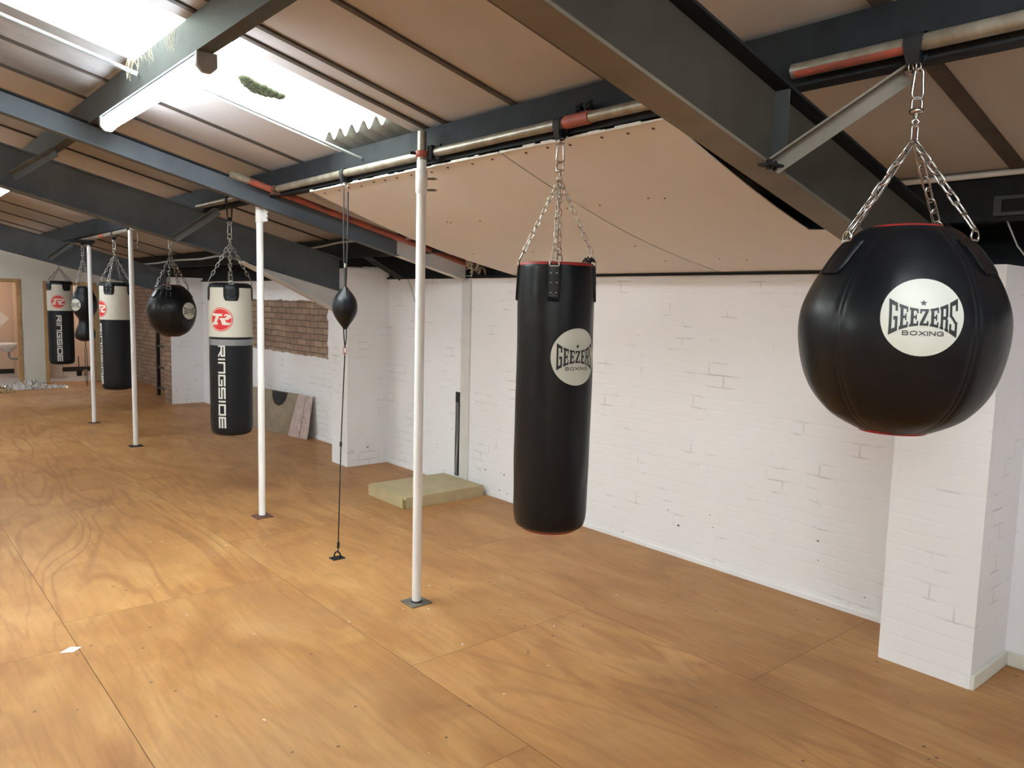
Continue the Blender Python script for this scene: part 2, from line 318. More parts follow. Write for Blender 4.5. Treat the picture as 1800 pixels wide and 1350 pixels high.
# ------------------------------------------------------------------ mesh helper
class MB:
    def __init__(s):
        s.v = []; s.f = []; s.m = []; s.sm = []
    def add(s, vs, fs, mi=0, smooth=False):
        o = len(s.v)
        s.v += [tuple(p) for p in vs]
        for f in fs:
            s.f.append(tuple(i + o for i in f)); s.m.append(mi); s.sm.append(smooth)
        return s
    def box(s, x0, x1, y0, y1, z0, z1, mi=0):
        v = [(x, y, z) for x in (x0, x1) for y in (y0, y1) for z in (z0, z1)]
        return s.add(v, [(0, 1, 3, 2), (4, 6, 7, 5), (0, 4, 5, 1), (2, 3, 7, 6), (0, 2, 6, 4), (1, 5, 7, 3)], mi)
    def obox(s, c, ax, ay, az, mi=0):
        c, ax, ay, az = Vector(c), Vector(ax), Vector(ay), Vector(az)
        v = [c + ax * i + ay * j + az * k for i in (-1, 1) for j in (-1, 1) for k in (-1, 1)]
        return s.add(v, [(0, 1, 3, 2), (4, 6, 7, 5), (0, 4, 5, 1), (2, 3, 7, 6), (0, 2, 6, 4), (1, 5, 7, 3)], mi)
    def prism(s, pts, ext, mi=0):
        """closed polygon of 3D points swept by the vector ext"""
        n = len(pts); e = Vector(ext)
        v = [Vector(p) for p in pts] + [Vector(p) + e for p in pts]
        f = [tuple(range(n))[::-1], tuple(range(n, 2 * n))]
        f += [(i, (i + 1) % n, n + (i + 1) % n, n + i) for i in range(n)]
        return s.add(v, f, mi)
    def tube(s, path, r, n=10, closed=False, mi=0, caps=True):
        P = [Vector(p) for p in path]; k = len(P)
        rs = r if isinstance(r, (list, tuple)) else [r] * k
        V = []; prev = None
        for i in range(k):
            if closed: t = (P[(i + 1) % k] - P[i - 1])
            else: t = P[min(i + 1, k - 1)] - P[max(i - 1, 0)]
            t.normalize()
            if prev is None:
                a = Vector((0, 0, 1)) if abs(t.z) < 0.9 else Vector((1, 0, 0))
                u = t.cross(a).normalized()
            else:
                u = (prev - t * prev.dot(t)).normalized()
            prev = u; w = t.cross(u)
            V += [P[i] + (u * math.cos(2 * PI * j / n) + w * math.sin(2 * PI * j / n)) * rs[i] for j in range(n)]
        F = []
        for i in range(k if closed else k - 1):
            a, b = i * n, ((i + 1) % k) * n
            F += [(a + j, a + (j + 1) % n, b + (j + 1) % n, b + j) for j in range(n)]
        s.add(V, F, mi, True)
        if caps and not closed:
            s.add(V[:n], [tuple(range(n))[::-1]], mi); s.add(V[-n:], [tuple(range(n))], mi)
        return s
    def cyl(s, a, b, r, n=20, mi=0):
        return s.tube([a, b], r, n, mi=mi)
    def surf(s, fn, us, vs, closed_u=False, mi=0, smooth=True):
        nu, nv = len(us), len(vs)
        V = [fn(u, v) for v in vs for u in us]
        F = []
        for j in range(nv - 1):
            for i in range(nu if closed_u else nu - 1):
                a = j * nu + i; b = j * nu + (i + 1) % nu
                F.append((a, b, b + nu, a + nu))
        return s.add(V, F, mi, smooth)
    def lathe(s, prof, c=(0, 0, 0), n=32, mi=0):
        cx, cy, cz = c
        us = [2 * PI * i / n for i in range(n)]
        return s.surf(lambda a, k: (cx + prof[k][0] * math.cos(a), cy + prof[k][0] * math.sin(a), cz + prof[k][1]), us, list(range(len(prof))), True, mi)
    def build(s, name, mats, parent=None, loc=None):
        me = bpy.data.meshes.new(name)
        me.from_pydata(s.v, [], s.f)
        for m in (mats if isinstance(mats, (list, tuple)) else [mats]): me.materials.append(MT[m])
        me.polygons.foreach_set('material_index', s.m)
        me.polygons.foreach_set('use_smooth', s.sm)
        me.update(); me.validate()
        o = bpy.data.objects.new(name, me); COL.objects.link(o)
        if loc is not None:
            for v in me.vertices: v.co -= Vector(loc)
            if parent is None: o.location = loc
        if parent is not None:
            o.parent = parent
            pl = Vector(parent.get('_org', (0, 0, 0)))
            for v in me.vertices: v.co -= pl
            o['_org'] = tuple(pl)
        elif loc is not None: o['_org'] = tuple(loc)
        return o

def tag(o, label, cat, group=None, kind=None):
    o['label'] = label; o['category'] = cat
    if group: o['group'] = group
    if kind: o['kind'] = kind
    return o
def thing(name, label, cat, org, group=None):
    o = bpy.data.objects.new(name, None); COL.objects.link(o)
    o.location = org; o['_org'] = tuple(org); o.empty_display_size = 0.1
    return tag(o, label, cat, group)
def struct(o):
    o['kind'] = 'structure'; return o
def bevel(o, w, seg=2):
    b = o.modifiers.new('bevel', 'BEVEL'); b.width = w; b.segments = seg; b.limit_method = 'ANGLE'; return o

# ------------------------------------------------------------------ key measures (metres; X to the wall, Y down the room)
WX = 4.394            # face of the long wall
HX = 2.45             # line the bags hang on
TZ = 2.553            # scaffold tube height
RX, RZ, RS = 2.55, 2.712, 0.25
def roof(x): return RZ + RS * (RX - x)
RIDGE = -1.4
YB, YE = -5.0, 17.15  # back and end of the hall

# ------------------------------------------------------------------ floor
def make_floor():
    me_b = MB(); rows = []
    cols = [(-7.2, -5.215, 1.1), (-5.215, -4.015, .3), (-4.015, -2.815, 1.7), (-2.815, -1.615, 0.4), (-1.615, -0.415, 2.2), (-0.415, 0.785, 1.83), (0.785, 1.99, 2.18), (1.99, 3.195, 0.64), (3.195, WX + .1, 1.94)]
    g = 0.0012; sheets = []
    for (x0, x1, oy) in cols:
        y = oy - 2.4 * 4
        while y < YE:
            a, b = max(y, YB), min(y + 2.4, YE + 0.1)
            if b > a:
                me_b.add([(x0 + g, a + g, 0), (x1 - g, a + g, 0), (x1 - g, b - g, 0), (x0 + g, b - g, 0)], [(0, 1, 2, 3)], 0)
                sheets.append((random.random(), random.random(), random.random()))
            y += 2.4
    me_b.add([(-7.2, YB, -0.004), (WX + .1, YB, -0.004), (WX + .1, YE + .1, -0.004), (-7.2, YE + .1, -0.004)], [(0, 1, 2, 3)], 1)
    me_b.box(-7.2, WX + .1, YB, YE + .1, -0.06, -0.02, 1)
    o = me_b.build('floor', ['floor', 'gap'])
    at = o.data.color_attributes.new('sheet', 'FLOAT_COLOR', 'CORNER')
    i = 0
    for p in o.data.polygons:
        c = sheets[p.index] if p.index < len(sheets) else (0, 0, 0)
        for li in p.loop_indices: at.data[li].color = (c[0], c[1], c[2], 1)
    struct(o)
make_floor()

# ------------------------------------------------------------------ walls
WT = 1.975
b = MB()
b.box(WX, WX + 0.22, YB, YE + 0.1, 0, WT)
struct(b.build('wall_right', 'wall'))
def pillar(name, x, y0, y1, zt, front='pillar', top_rough=0.0):
    b = MB()
    b.box(x + .012, WX, y0, y1, 0, zt, 0)
    b.box(x, x + .012, y0, y1, 0, zt, 1)
    if top_rough:
        for k in range(9):
            yy = y0 + random.random() * (y1 - y0 - .1); xx = x + random.random() * .4
            h = random.random() * top_rough
            b.box(xx, min(xx + .12, WX), yy, yy + .1, zt - .01, zt + h, 0)
    return struct(b.build(name, ['pillar', front]))
pillar('wall_pier_1', 3.94, 1.255, 1.685, 1.985)
pillar('wall_pier_2', 3.905, 7.235, 7.575, 2.07, top_rough=.035)
pillar('wall_pier_3', 3.87, 13.0, 13.33, 2.03, front='pillar_brick')
# eave beam, dark, between wall top and roof
b = MB()
b.box(WX + .02, WX + .14, YB, YE, WT, 2.20)
b.box(WX - .03, WX + .02, YB, YE, WT, WT + .018)
b.box(WX + .16, WX + .22, YB, YE, WT, roof(WX + .2) + .02)  # outer fascia, unseen, added to stop light leaking in at the eaves
struct(b.build('trim_1', 'steel_dark'))
# baseboards near the first pier
b = MB()
b.box(3.94, WX, 1.237, 1.255, 0, .072); b.box(WX - .018, WX, YB, 1.237, 0, .072)
struct(bevel(b.build('baseboard_right', 'plaster'), .004))
b = MB(); b.box(WX - .012, WX, 1.685, 7.235, 0, .028); b.box(WX - .012, WX, 7.575, 13.0, 0, .024)
struct(b.build('baseboard_right_2', 'pillar'))
# the parts of the hall behind and left of the view
b = MB(); b.box(-7.4, -7.2, YB, YE, 0, 2.4); struct(b.build('wall_left', 'room_white'))
b = MB()
b.prism([(-7.4, YB, 0), (WX + .2, YB, 0), (WX + .2, YB, roof(WX + .2)), (RIDGE, YB, roof(RIDGE)), (-7.4, YB, 2.3)], (0, -.15, 0))
struct(b.build('wall_back', 'room_white'))

# end wall with two doorways
D1 = (1.25, 2.395, 1.925); D2 = (2.86, 3.66, 1.90)
b = MB(); y0, y1 = YE, YE + .12
def topz(x): return roof(x) if x > RIDGE else roof(RIDGE) - .25 * (RIDGE - x)
def wseg(xa, xb, za):
    b.prism([(xa, y0, za), (xb, y0, za), (xb, y0, topz(xb)), (xa, y0, topz(xa))], (0, .12, 0))
wseg(-7.4, RIDGE, 0); wseg(RIDGE, D1[0], 0); wseg(D1[0], D1[1], D1[2]); wseg(D1[1], D2[0], 0); wseg(D2[0], D2[1], D2[2]); wseg(D2[1], WX + .2, 0)
struct(b.build('wall_end', 'plaster'))
def door_frame(name, d, leftjamb=True):
    b = MB(); x0, x1, z = d; w = .065
    if leftjamb: b.box(x0 - .05, x0 + .018, y0 - .018, y1 + .01, 0, z + .05)
    b.box(x1 - .018, x1 + .05, y0 - .018, y1 + .01, 0, z + .05)
    b.box(x0 - .05, x1 + .05, y0 - .02, y1 + .01, z - .018, z + .05)
    return struct(bevel(b.build(name, 'pine'), .004))
door_frame('door_1', D1); door_frame('door_2', D2)
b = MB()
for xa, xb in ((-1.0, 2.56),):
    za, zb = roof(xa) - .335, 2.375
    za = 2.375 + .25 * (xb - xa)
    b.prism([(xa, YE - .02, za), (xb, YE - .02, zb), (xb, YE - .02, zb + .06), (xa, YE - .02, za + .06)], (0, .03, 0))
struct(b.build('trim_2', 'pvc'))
# washrooms behind the doorways
b = MB(); Y2 = 19.45
b.box(.6, 4.4, Y2, Y2 + .1, 0, 2.45); b.box(.5, .6, y1, Y2, 0, 2.45); b.box(2.60, 2.70, y1, Y2, 0, 2.45); b.box(4.3, 4.4, y1, Y2, 0, 2.45)
struct(b.build('wall_washroom', 'toilet_wall'))
b = MB(); b.box(.5, 4.4, YE + .1, Y2 + .1, -.05, .003); struct(b.build('floor_washroom', 'grey_floor'))
b = MB(); b.box(.5, 4.4, y1, Y2 + .1, 2.45, 2.5); struct(b.build('ceiling_washroom', 'room_white'))
b = MB(); b.box(.6, 2.6, Y2 - .02, Y2, 0, .1); b.box(2.7, 4.3, Y2 - .02, Y2, 0, .1); b.box(4.28, 4.3, y1, Y2 - .02, 0, .1)
struct(b.build('baseboard_washroom', 'black'))
for nm, x, lb in (('added_washroom_lamp', 1.6, 'unseen round lamp added to light the washroom behind the left doorway'), ('added_washroom_lamp', 3.4, 'unseen round lamp added to light the washroom behind the right doorway')):  # unseen lamps added to light the two washrooms
    t = thing(nm, lb, 'lamp', (x, 18.3, 2.45))
    c = MB(); c.lathe([(0, 2.43), (.10, 2.43), (.12, 2.435), (.12, 2.45)], (x, 18.3, 0), 24); c.build('lamp_base', 'pvc', t)
    MT['warm_glow'] = MT.get('warm_glow') or emit('warm_lamp', (1.0, .84, .70), 70)
    c = MB(); c.lathe([(0, 2.385), (.05, 2.39), (.085, 2.405), (.095, 2.43)], (x, 18.3, 0), 24); c.build('diffuser', 'warm_glow', t)

# ------------------------------------------------------------------ roof
SKY = (3.895, 4.775)     # skylight strip
battens = [-4.6, -4.0, -3.4, -2.82, -2.24, -1.66, -1.08, -.5, .06, .63, 1.21, 1.79, 2.37, 2.985, 3.56, 3.745, 5.32, 5.89, 6.5, 7.1, 7.68, 8.88, 10.08, 11.28, 12.48, 13.7, 14.9, 16.1]
def make_roof():
    b = MB()
    def slab(x0, x1, y0, y1, mi=0):
        xs = [x0, x1]
        v = [(x, y, roof(x) + dz) for dz in (0, .05) for x in xs for y in (y0, y1)]
        b.add(v, [(0, 1, 3, 2), (4, 6, 7, 5), (0, 4, 5, 1), (2, 3, 7, 6), (0, 2, 6, 4), (1, 5, 7, 3)], mi)
    def lslab(x0, x1, y0, y1, mi=0):
        v = [(x, y, roof(RIDGE) - .25 * (RIDGE - x) + dz) for dz in (0, .05) for x in (x0, x1) for y in (y0, y1)]
        b.add(v, [(0, 1, 3, 2), (4, 6, 7, 5), (0, 4, 5, 1), (2, 3, 7, 6), (0, 2, 6, 4), (1, 5, 7, 3)], mi)
    XE = WX + .25
    slab(RIDGE, XE, YB, SKY[0]); slab(RIDGE, 1.24, SKY[1], 5.89, 1); slab(1.24, XE, SKY[1], 5.89); slab(RIDGE, XE, 5.89, YE + .1)
    slab(RIDGE, -.1, SKY[0], SKY[1]); slab(2.62, XE, SKY[0], SKY[1])
    # left slope, with its own skylights out of the picture
    ys = [YB, -2.2, -1.0, 3.895, 4.775, 9.5, 10.6, YE + .1]
    for i in range(len(ys) - 1):
        if i % 2 == 0: lslab(-7.4, RIDGE, ys[i], ys[i + 1])
        else: lslab(-7.4, -5.2, ys[i], ys[i + 1]); lslab(-2.2, RIDGE, ys[i], ys[i + 1])
    # cover strips over the board joints
    for y in battens:
        w = .017 if y != 1.21 else .03
        x0, x1 = (RIDGE, XE)
        v = [(x, yy, roof(x) - dz) for dz in (0.001, .012) for x in (x0, x1) for yy in (y - w, y + w)]
        b.add(v, [(0, 2, 3, 1), (4, 5, 7, 6), (0, 1, 5, 4), (2, 6, 7, 3), (0, 4, 6, 2), (1, 3, 7, 5)], 2)
    return struct(b.build('ceiling', ['board', 'board_dark', 'batten']))
make_roof()
def corrugated(name, x0, x1, y0, y1, lift, mat, left=False, ripple=.027):
    b = MB()
    ny = int((y1 - y0) / .146 * 10)
    ys = [y0 + (y1 - y0) * i / ny for i in range(ny + 1)]
    zf = (lambda x: roof(x)) if not left else (lambda x: roof(RIDGE) - .25 * (RIDGE - x))
    f = lambda y, x: (x, y, zf(x) + lift + ripple * math.cos(2 * PI * (y - y0) / .146))
    b.surf(f, ys, [x0, (x0 + x1) / 2, x1])
    return b.build(name, mat)
struct(corrugated('window_1', -.15, 2.66, SKY[0] - .07, SKY[1] + .07, .075, 'skylight'))
for i, (a, c) in enumerate(((-2.2, -1.0), (3.895, 4.775), (9.5, 10.6))):
    struct(corrugated('window_%d' % (i + 2), -5.25, -2.15, a - .07, c + .07, .075, 'skylight', True))
struct(corrugated('trim_3', 2.40, 3.1, SKY[0] - .07, SKY[1] + .07, .045, 'asbestos', ripple=.032))
b = MB()
for k in range(150):
    t = random.random(); x = 1.72 + .22 * t; y = 4.38 + .05 * math.sin(t * 3) + random.uniform(-.06, .06) * (1 - abs(t - .5) * 1.4)
    r = .020 * (0.6 + random.random()); b.lathe([(0, -r * .6), (r, -r * .2), (r, r * .3), (0, r * .6)], (x, y, roof(x) + .036), 7)
tag(b.build('moss_clump', 'moss', loc=(1.83, 4.38, roof(1.83) + .036)), 'dark green moss clump caught against the long bright skylight', 'moss')

# ------------------------------------------------------------------ purlins
def purlin(x, top, depth, fl, label, lip=True, y0=YB, y1=YE):
    b = MB(); t = .006
    zt, zb = top, top - depth
    b.box(x, x + t, y0, y1, zb, zt); b.box(x + t, x + fl, y0, y1, zb, zb + t); b.box(x + t, x + fl, y0, y1, zt - t, zt)
    b.box(x + fl - t, x + fl, y0, y1, zb + t, zb + .018)
    return b
purlin(1.245, roof(1.32) , .165, .075, '').build('roof_purlin', 'steel', loc=(1.245, 6, 2.86))
tag(COL.objects[-1], 'grey steel roof purlin carrying the bright strip light', 'beam')
purlin(2.485, roof(2.57), .195, .075, '').build('roof_purlin', 'steel_dark', loc=(2.485, 6, 2.5))
tag(COL.objects[-1], 'dark steel roof purlin running behind the scaffold tubes above the bags', 'beam')
pb = purlin(3.86, roof(3.95), .19, .08, '')
pb.build('roof_purlin', 'steel_dark', loc=(3.86, 6, 2.2))
tag(COL.objects[-1], 'low dark steel purlin close to the eaves of the white brick wall', 'beam')

# ------------------------------------------------------------------ rafters
def rafter(label, y, ztop_ref, depth, w, mats, x_end, tf=.011, tw=.008, cut=None, x_start=-1.4):
    """I beam falling to the wall; ztop_ref is the height of its top at X = 2.39"""
    org = (x_end, y, 0)
    t = thing('roof_rafter', label, 'beam', (x_end, y, ztop_ref + RS * (2.39 - x_end) - depth))
    zt = lambda x: ztop_ref + RS * (2.39 - x)
    def bar(hi, lo, ya, yb):
        q = MB(); q.prism([(x_start, ya, zt(x_start) - lo), (x_end, ya, zt(x_end) - lo), (x_end, ya, zt(x_end) - hi), (x_start, ya, zt(x_start) - hi)], (0, yb - ya, 0)); return q
    bar(tf, depth - tf, y - tw / 2, y + tw / 2).build('web', mats[0], t)
    bar(0, tf, y - w / 2, y + w / 2).build('top_flange', mats[1], t)
    bar(depth - tf, depth, y - w / 2, y + w / 2).build('bottom_flange', mats[2], t)
    return t, zt
def angle_bar(p, q, w, mat, parent, name='brace', t=.006):
    p, q = Vector(p), Vector(q); d = (q - p).normalized()
    s = d.cross(Vector((0, 0, 1))).normalized(); u = s.cross(d)
    b = MB(); c = (p + q) / 2; h = (q - p) / 2
    b.obox(c + s * w / 2, h, s * w / 2, u * t / 2); b.obox(c + u * (-w / 2), h, s * t / 2, u * w / 2)
    return b.build(name, mat, parent)
t, zt = rafter('nearest big steel rafter crossing overhead between the tall black bag and the round black bag', 1.50, 2.495, .295, .125, ('steel_bounce', 'steel_dark', 'steel_brown'), 4.36)
b = MB(); b.box(2.39, 2.40, 1.445, 1.515, zt(2.395) - .29, zt(2.395) - .012); b.build('stiffener', 'steel', t)
angle_bar((2.29, 1.44, 2.235), (2.50, 1.13, 2.50), .05, 'steel_brown', t)
b = MB(); b.box(2.24, 2.33, 1.40, 1.45, 2.215, 2.222)
for dx in (0, .04): b.cyl((2.265 + dx, 1.425, 2.205), (2.265 + dx, 1.425, 2.235), .009, 8)
b.build('bolt_plate', 'steel_dark', t)

t, zt = rafter('slim grey rafter ending on the white post in the wall', 5.84, 2.582, .14, .085, ('steel_hazed', 'steel_dark', 'steel_hazed'), 3.62, tf=.009)
q = MB(); y = 5.84
for (hi, lo, ya, yb) in ((0, .009, y - .0425, y + .0425), (.009, .131, y - .004, y + .004), (.131, .14, y - .0425, y + .0425)):
    q.prism([(3.62, ya, zt(3.62) - lo), (4.36, ya, zt(4.36) - lo), (4.36, ya, zt(4.36) - hi), (3.62, ya, zt(3.62) - hi)], (0, yb - ya, 0))
q.build('painted_end', 'white_steel', t)['label'] = 'white painted lower end of the rafter'

t, zt = rafter('deep dark grey rafter ending on the middle brick pier above the brick patch', 7.41, 2.545, .335, .15, ('steel_hazed', 'steel_hazed', 'steel_hazed'), 3.9)
angle_bar((2.24, 7.33, 2.27), (2.49, 6.95, 2.51), .055, 'steel_hazed', t)
angle_bar((1.02, 7.33, 2.66), (1.26, 6.95, 2.84), .055, 'steel_hazed', t)
hb = MB()
hb.prism([(2.87, 7.405, zt(2.87) - .336), (3.90, 7.405, zt(3.9) - .336), (3.90, 7.405, 1.62)], (0, .01, 0))
hb.prism([(2.87, 7.335, zt(2.87) - .350), (3.90, 7.335, 1.605), (3.90, 7.335, 1.619), (2.87, 7.335, zt(2.87) - .336)], (0, .15, 0))
hb.build('haunch', 'white_steel', t)['label'] = 'white painted tapered haunch under the rafter'

t, zt = rafter('furthest dark rafter in front of the cream end wall', 13.13, 2.50, .36, .15, ('steel_hazed', 'steel_hazed', 'steel_hazed'), 3.87)
angle_bar((2.24, 13.05, 2.25), (2.49, 12.7, 2.49), .055, 'steel_hazed', t)
angle_bar((1.02, 13.05, 2.6), (1.26, 12.7, 2.84), .055, 'steel_hazed', t)

# stanchion in the wall under the slim rafter
t = thing('wall_post', 'white steel post let into the wall behind the timber platform', 'post', (4.35, 5.8, 0))
b = MB(); b.box(4.374, 4.3935, 5.775, 5.905, 0, 2.0); bevel(b.build('post_body', 'white_steel', t), .003)
b = MB(); b.box(4.3885, 4.3938, 5.925, 5.995, .09, .90); b.build('cable_slot', 'black', t)
b = MB()
for k in range(2):
    b.tube([(4.384, 5.948 + .022 * k + .007 * math.sin(z * 9 + k), z) for z in [.1 + .05 * i for i in range(15)]], .004, 6)
b.build('slot_cable', 'cable', t)
b = MB()
for k in range(26):
    p = Vector((4.24 + random.uniform(-.08, .06), 5.56 + random.uniform(-.10, .02), 2.06 + random.uniform(-.03, .02)))
    d = Vector((random.uniform(-1, 1), random.uniform(-1, 1), random.uniform(-.6, .6))).normalized() * .05
    b.tube([p, p + d + Vector((0, 0, .012)), p + d * 1.8], [.006, .011, .003], 5)
tag(b.build('insulation_fluff', 'web_dirt', loc=(4.24, 5.55, 2.03)), 'ragged clump of old fluff on top of the white wall post', 'debris')

# ------------------------------------------------------------------ scaffold tubes
def scaf(label, y0, y1, z0, z1, sleeves=(), x=HX, group=None):
    t = thing('scaffold_tube', label, 'scaffold tube', (x, (y0 + y1) / 2, (z0 + z1) / 2), group)
    zf = lambda y: z0 + (z1 - z0) * (y - y0) / (y1 - y0)
    b = MB(); b.tube([(x, y0 + (y1 - y0) * i / 8, zf(y0 + (y1 - y0) * i / 8)) for i in range(9)], .0242, 20); b.build('tube_body', 'galv', t)
    for (a, c, r) in sleeves:
        b = MB(); b.tube([(x, a, zf(a)), (x, c, zf(c))], r, 20); b.build('painted_band', 'rust_red', t)['label'] = 'red painted band on the tube'
    return t
scaf('scaffold tube nearest the camera with the round black bag strapped to it', -2.5, 1.47, TZ, TZ)
scaf('long scaffold tube the tall black bag hangs from, red band beside its strap', 1.61, 5.60, TZ + .004, TZ, [(2.41, 2.56, .0285)])
scaf('scaffold tube above the cream and black bag with the silver band', 5.98, 7.34, 2.555, 2.555)
scaf('scaffold tube hidden behind the deep rafter, above the smaller round bag', 7.50, 9.54, 2.475, 2.475)
scaf('scaffold tube joining the tops of the two far white poles', 9.635, 12.7, 2.47, 2.455, [(10.75, 10.98, .0262)])
scaf('scaffold tube beyond the furthest rafter', 13.24, 15.0, 2.42, 2.42)
b = MB()   # coupler nuts beside the strap
for (yy) in (2.44, 2.50):
    b.tube([(2.455, yy, 2.585), (2.44, yy - .01, 2.612), (2.452, yy - .035, 2.622)], [.012, .009, .006], 8)
    b.cyl((2.44, yy - .02, 2.605), (2.47, yy - .02, 2.605), .010, 6)
tag(b.build('coupler_bolts', 'steel_dark', loc=(2.45, 2.47, 2.58)), 'dark coupler bolts on the red banded joint of the scaffold tube', 'coupler')
def orange_stripe():
    b = MB()
    us = [math.radians(a) for a in range(196, 262, 8)]
    b.surf(lambda a, y: (HX + .0249 * math.cos(a), y, TZ + .0249 * math.sin(a)), us, [1.10, 1.2, 1.3, 1.4, 1.455])
    return b
p = [o for o in COL.objects if o.name.startswith('scaffold_tube')][0]
orange_stripe().build('paint_stripe', 'rust_red', p)['label'] = 'orange red paint stripe along the tube'
# red pipe parallel to the slim rafter
t = thing('scaffold_tube', 'rusty red scaffold tube lying along the slim rafter down to the wall', 'scaffold tube', (3.3, 5.68, 2.35))
b = MB(); zz = lambda x: 2.601 - RS * (x - 2.24)
b.tube([(2.20 + .32 * i, 5.68, zz(2.20 + .32 * i)) for i in range(8)], .0242, 20); b.build('tube_body', 'rust_red', t)
b = MB(); b.tube([(2.13, 5.68, zz(2.13)), (2.26, 5.68, zz(2.26))], .0262, 20); b.build('tube_end', 'galv', t)
b = MB(); b.box(2.43, 2.50, 5.64, 5.71, zz(2.46) - .03, zz(2.46) + .035)
b.cyl((2.42, 5.64, zz(2.45)), (2.42, 5.61, zz(2.45)), .012, 6); bevel(b.build('coupler', 'rust', t), .008)

# ------------------------------------------------------------------ white poles
def pole(y, ztop, label, sleeve, plate_mat='plate', w=.068, bare=None, r=.0265, lean=(0, 0)):
    t = thing('support_pole', label, 'pole', (HX, y, 0), 'white scaffold poles')
    x = HX
    b = MB(); b.box(x - w, x + w, y - w, y + w, 0, .007); bevel(b.build('base_plate', plate_mat, t), .002)
    b = MB(); b.lathe([(.034, .007), (.034, .011), (.026, .016), (.024, .02)], (x, y, 0), 20); b.build('base_collar', 'black' if plate_mat == 'plate' else 'rust', t)
    top = bare if bare else ztop
    at = lambda z: (x + lean[0] * z / 2.55, y + lean[1] * z / 2.55, z)
    b = MB(); b.tube([at(.014), at(top)], r, 24); b.build('pole_shaft', 'pvc', t)
    if bare:
        b = MB(); b.tube([at(top), at(ztop)], .0242, 24); b.build('bare_tube', 'galv', t)
    if sleeve:
        b = MB(); b.tube([at(sleeve[0]), at(sleeve[0] + .004), at(sleeve[1] - .004), at(sleeve[1])], [r + .0015, r + .0055, r + .0055, r + .0015], 24)
        b.build('joint_sleeve', 'pvc', t)
    return t
t = pole(3.70, 2.665, 'nearest white pole, a clamp holding it to the scaffold tube', (2.338, 2.462), bare=2.515, lean=(-.053, -.079))
# right-angle clamp on the nearest pole, offset because the tube passes behind
c = MB(); c.lathe([(.026, 2.528), (.034, 2.530), (.034, 2.562), (.026, 2.564)], (HX - .05, 3.626, 0), 24); c.build('clamp_band', 'rust_red', t)['label'] = 'red clamp band'
c = MB(); c.box(HX - .034, HX + .0, 3.56, 3.60, 2.515, 2.59); c.cyl((HX - .01, 3.57, 2.575), (HX + .0, 3.52, 2.59), .008, 8)
c.cyl((HX - .01, 3.57, 2.53), (HX + .0, 3.53, 2.515), .008, 8)
k_ = MB(); k_.cyl((HX - .075, 3.64, 2.55), (HX - .105, 3.655, 2.55), .009, 8); k_.build('clamp_bolt', 'steel_dark', t)
bevel(c.build('clamp_body', 'steel_dark', t), .004)
for zz_ in (2.42, 2.36):
    c = MB(); c.tube([(HX - .01, 3.625, zz_), (HX + .01, 3.60, zz_), (HX + .02, 3.58, zz_ - .002)], [.006, .008, .003], 6); c.build('hook', 'steel_brown', t)
t = pole(5.945, 2.49, 'second white pole from the camera, rusty plate, white bracket at its top', (2.325, 2.488), 'rust', r=.0265)
c = MB(); c.box(HX + .02, HX + .034, 5.885, 5.925, 2.335, 2.45)
for zz_ in (2.345, 2.375, 2.405): c.cyl((HX + .03, 5.90, zz_), (HX + .03, 5.87, zz_), .006, 6)
c.build('bracket', 'pvc', t)
t = pole(9.585, 2.50, 'third white pole, between the round bag and the cream topped bag', None, 'steel_dark')
c = MB(); c.lathe([(.026, 2.465), (.040, 2.468), (.040, 2.50), (.026, 2.503)], (HX, 9.585, 0), 20)
c.build('clamp_band', 'steel_dark', t)
c = MB()
for k in range(6): c.tube([(HX + .05 + .004 * math.sin(k), 9.50, 2.44 - .03 * k), (HX + .054, 9.50, 2.42 - .03 * k)], .006, 6)
c.build('hanging_chain', 'chain_dull', t)
t = pole(11.60, 2.42, 'furthest white pole, in front of the waisted black bag', None, 'rust', bare=2.36)
c = MB(); c.box(HX - .25, HX + .06, 11.55, 11.59, 2.40, 2.44); c.lathe([(.026, 2.38), (.042, 2.385), (.042, 2.43), (.026, 2.435)], (HX, 11.60, 0), 20)
c.build('clamp_body', 'steel_dark', t)

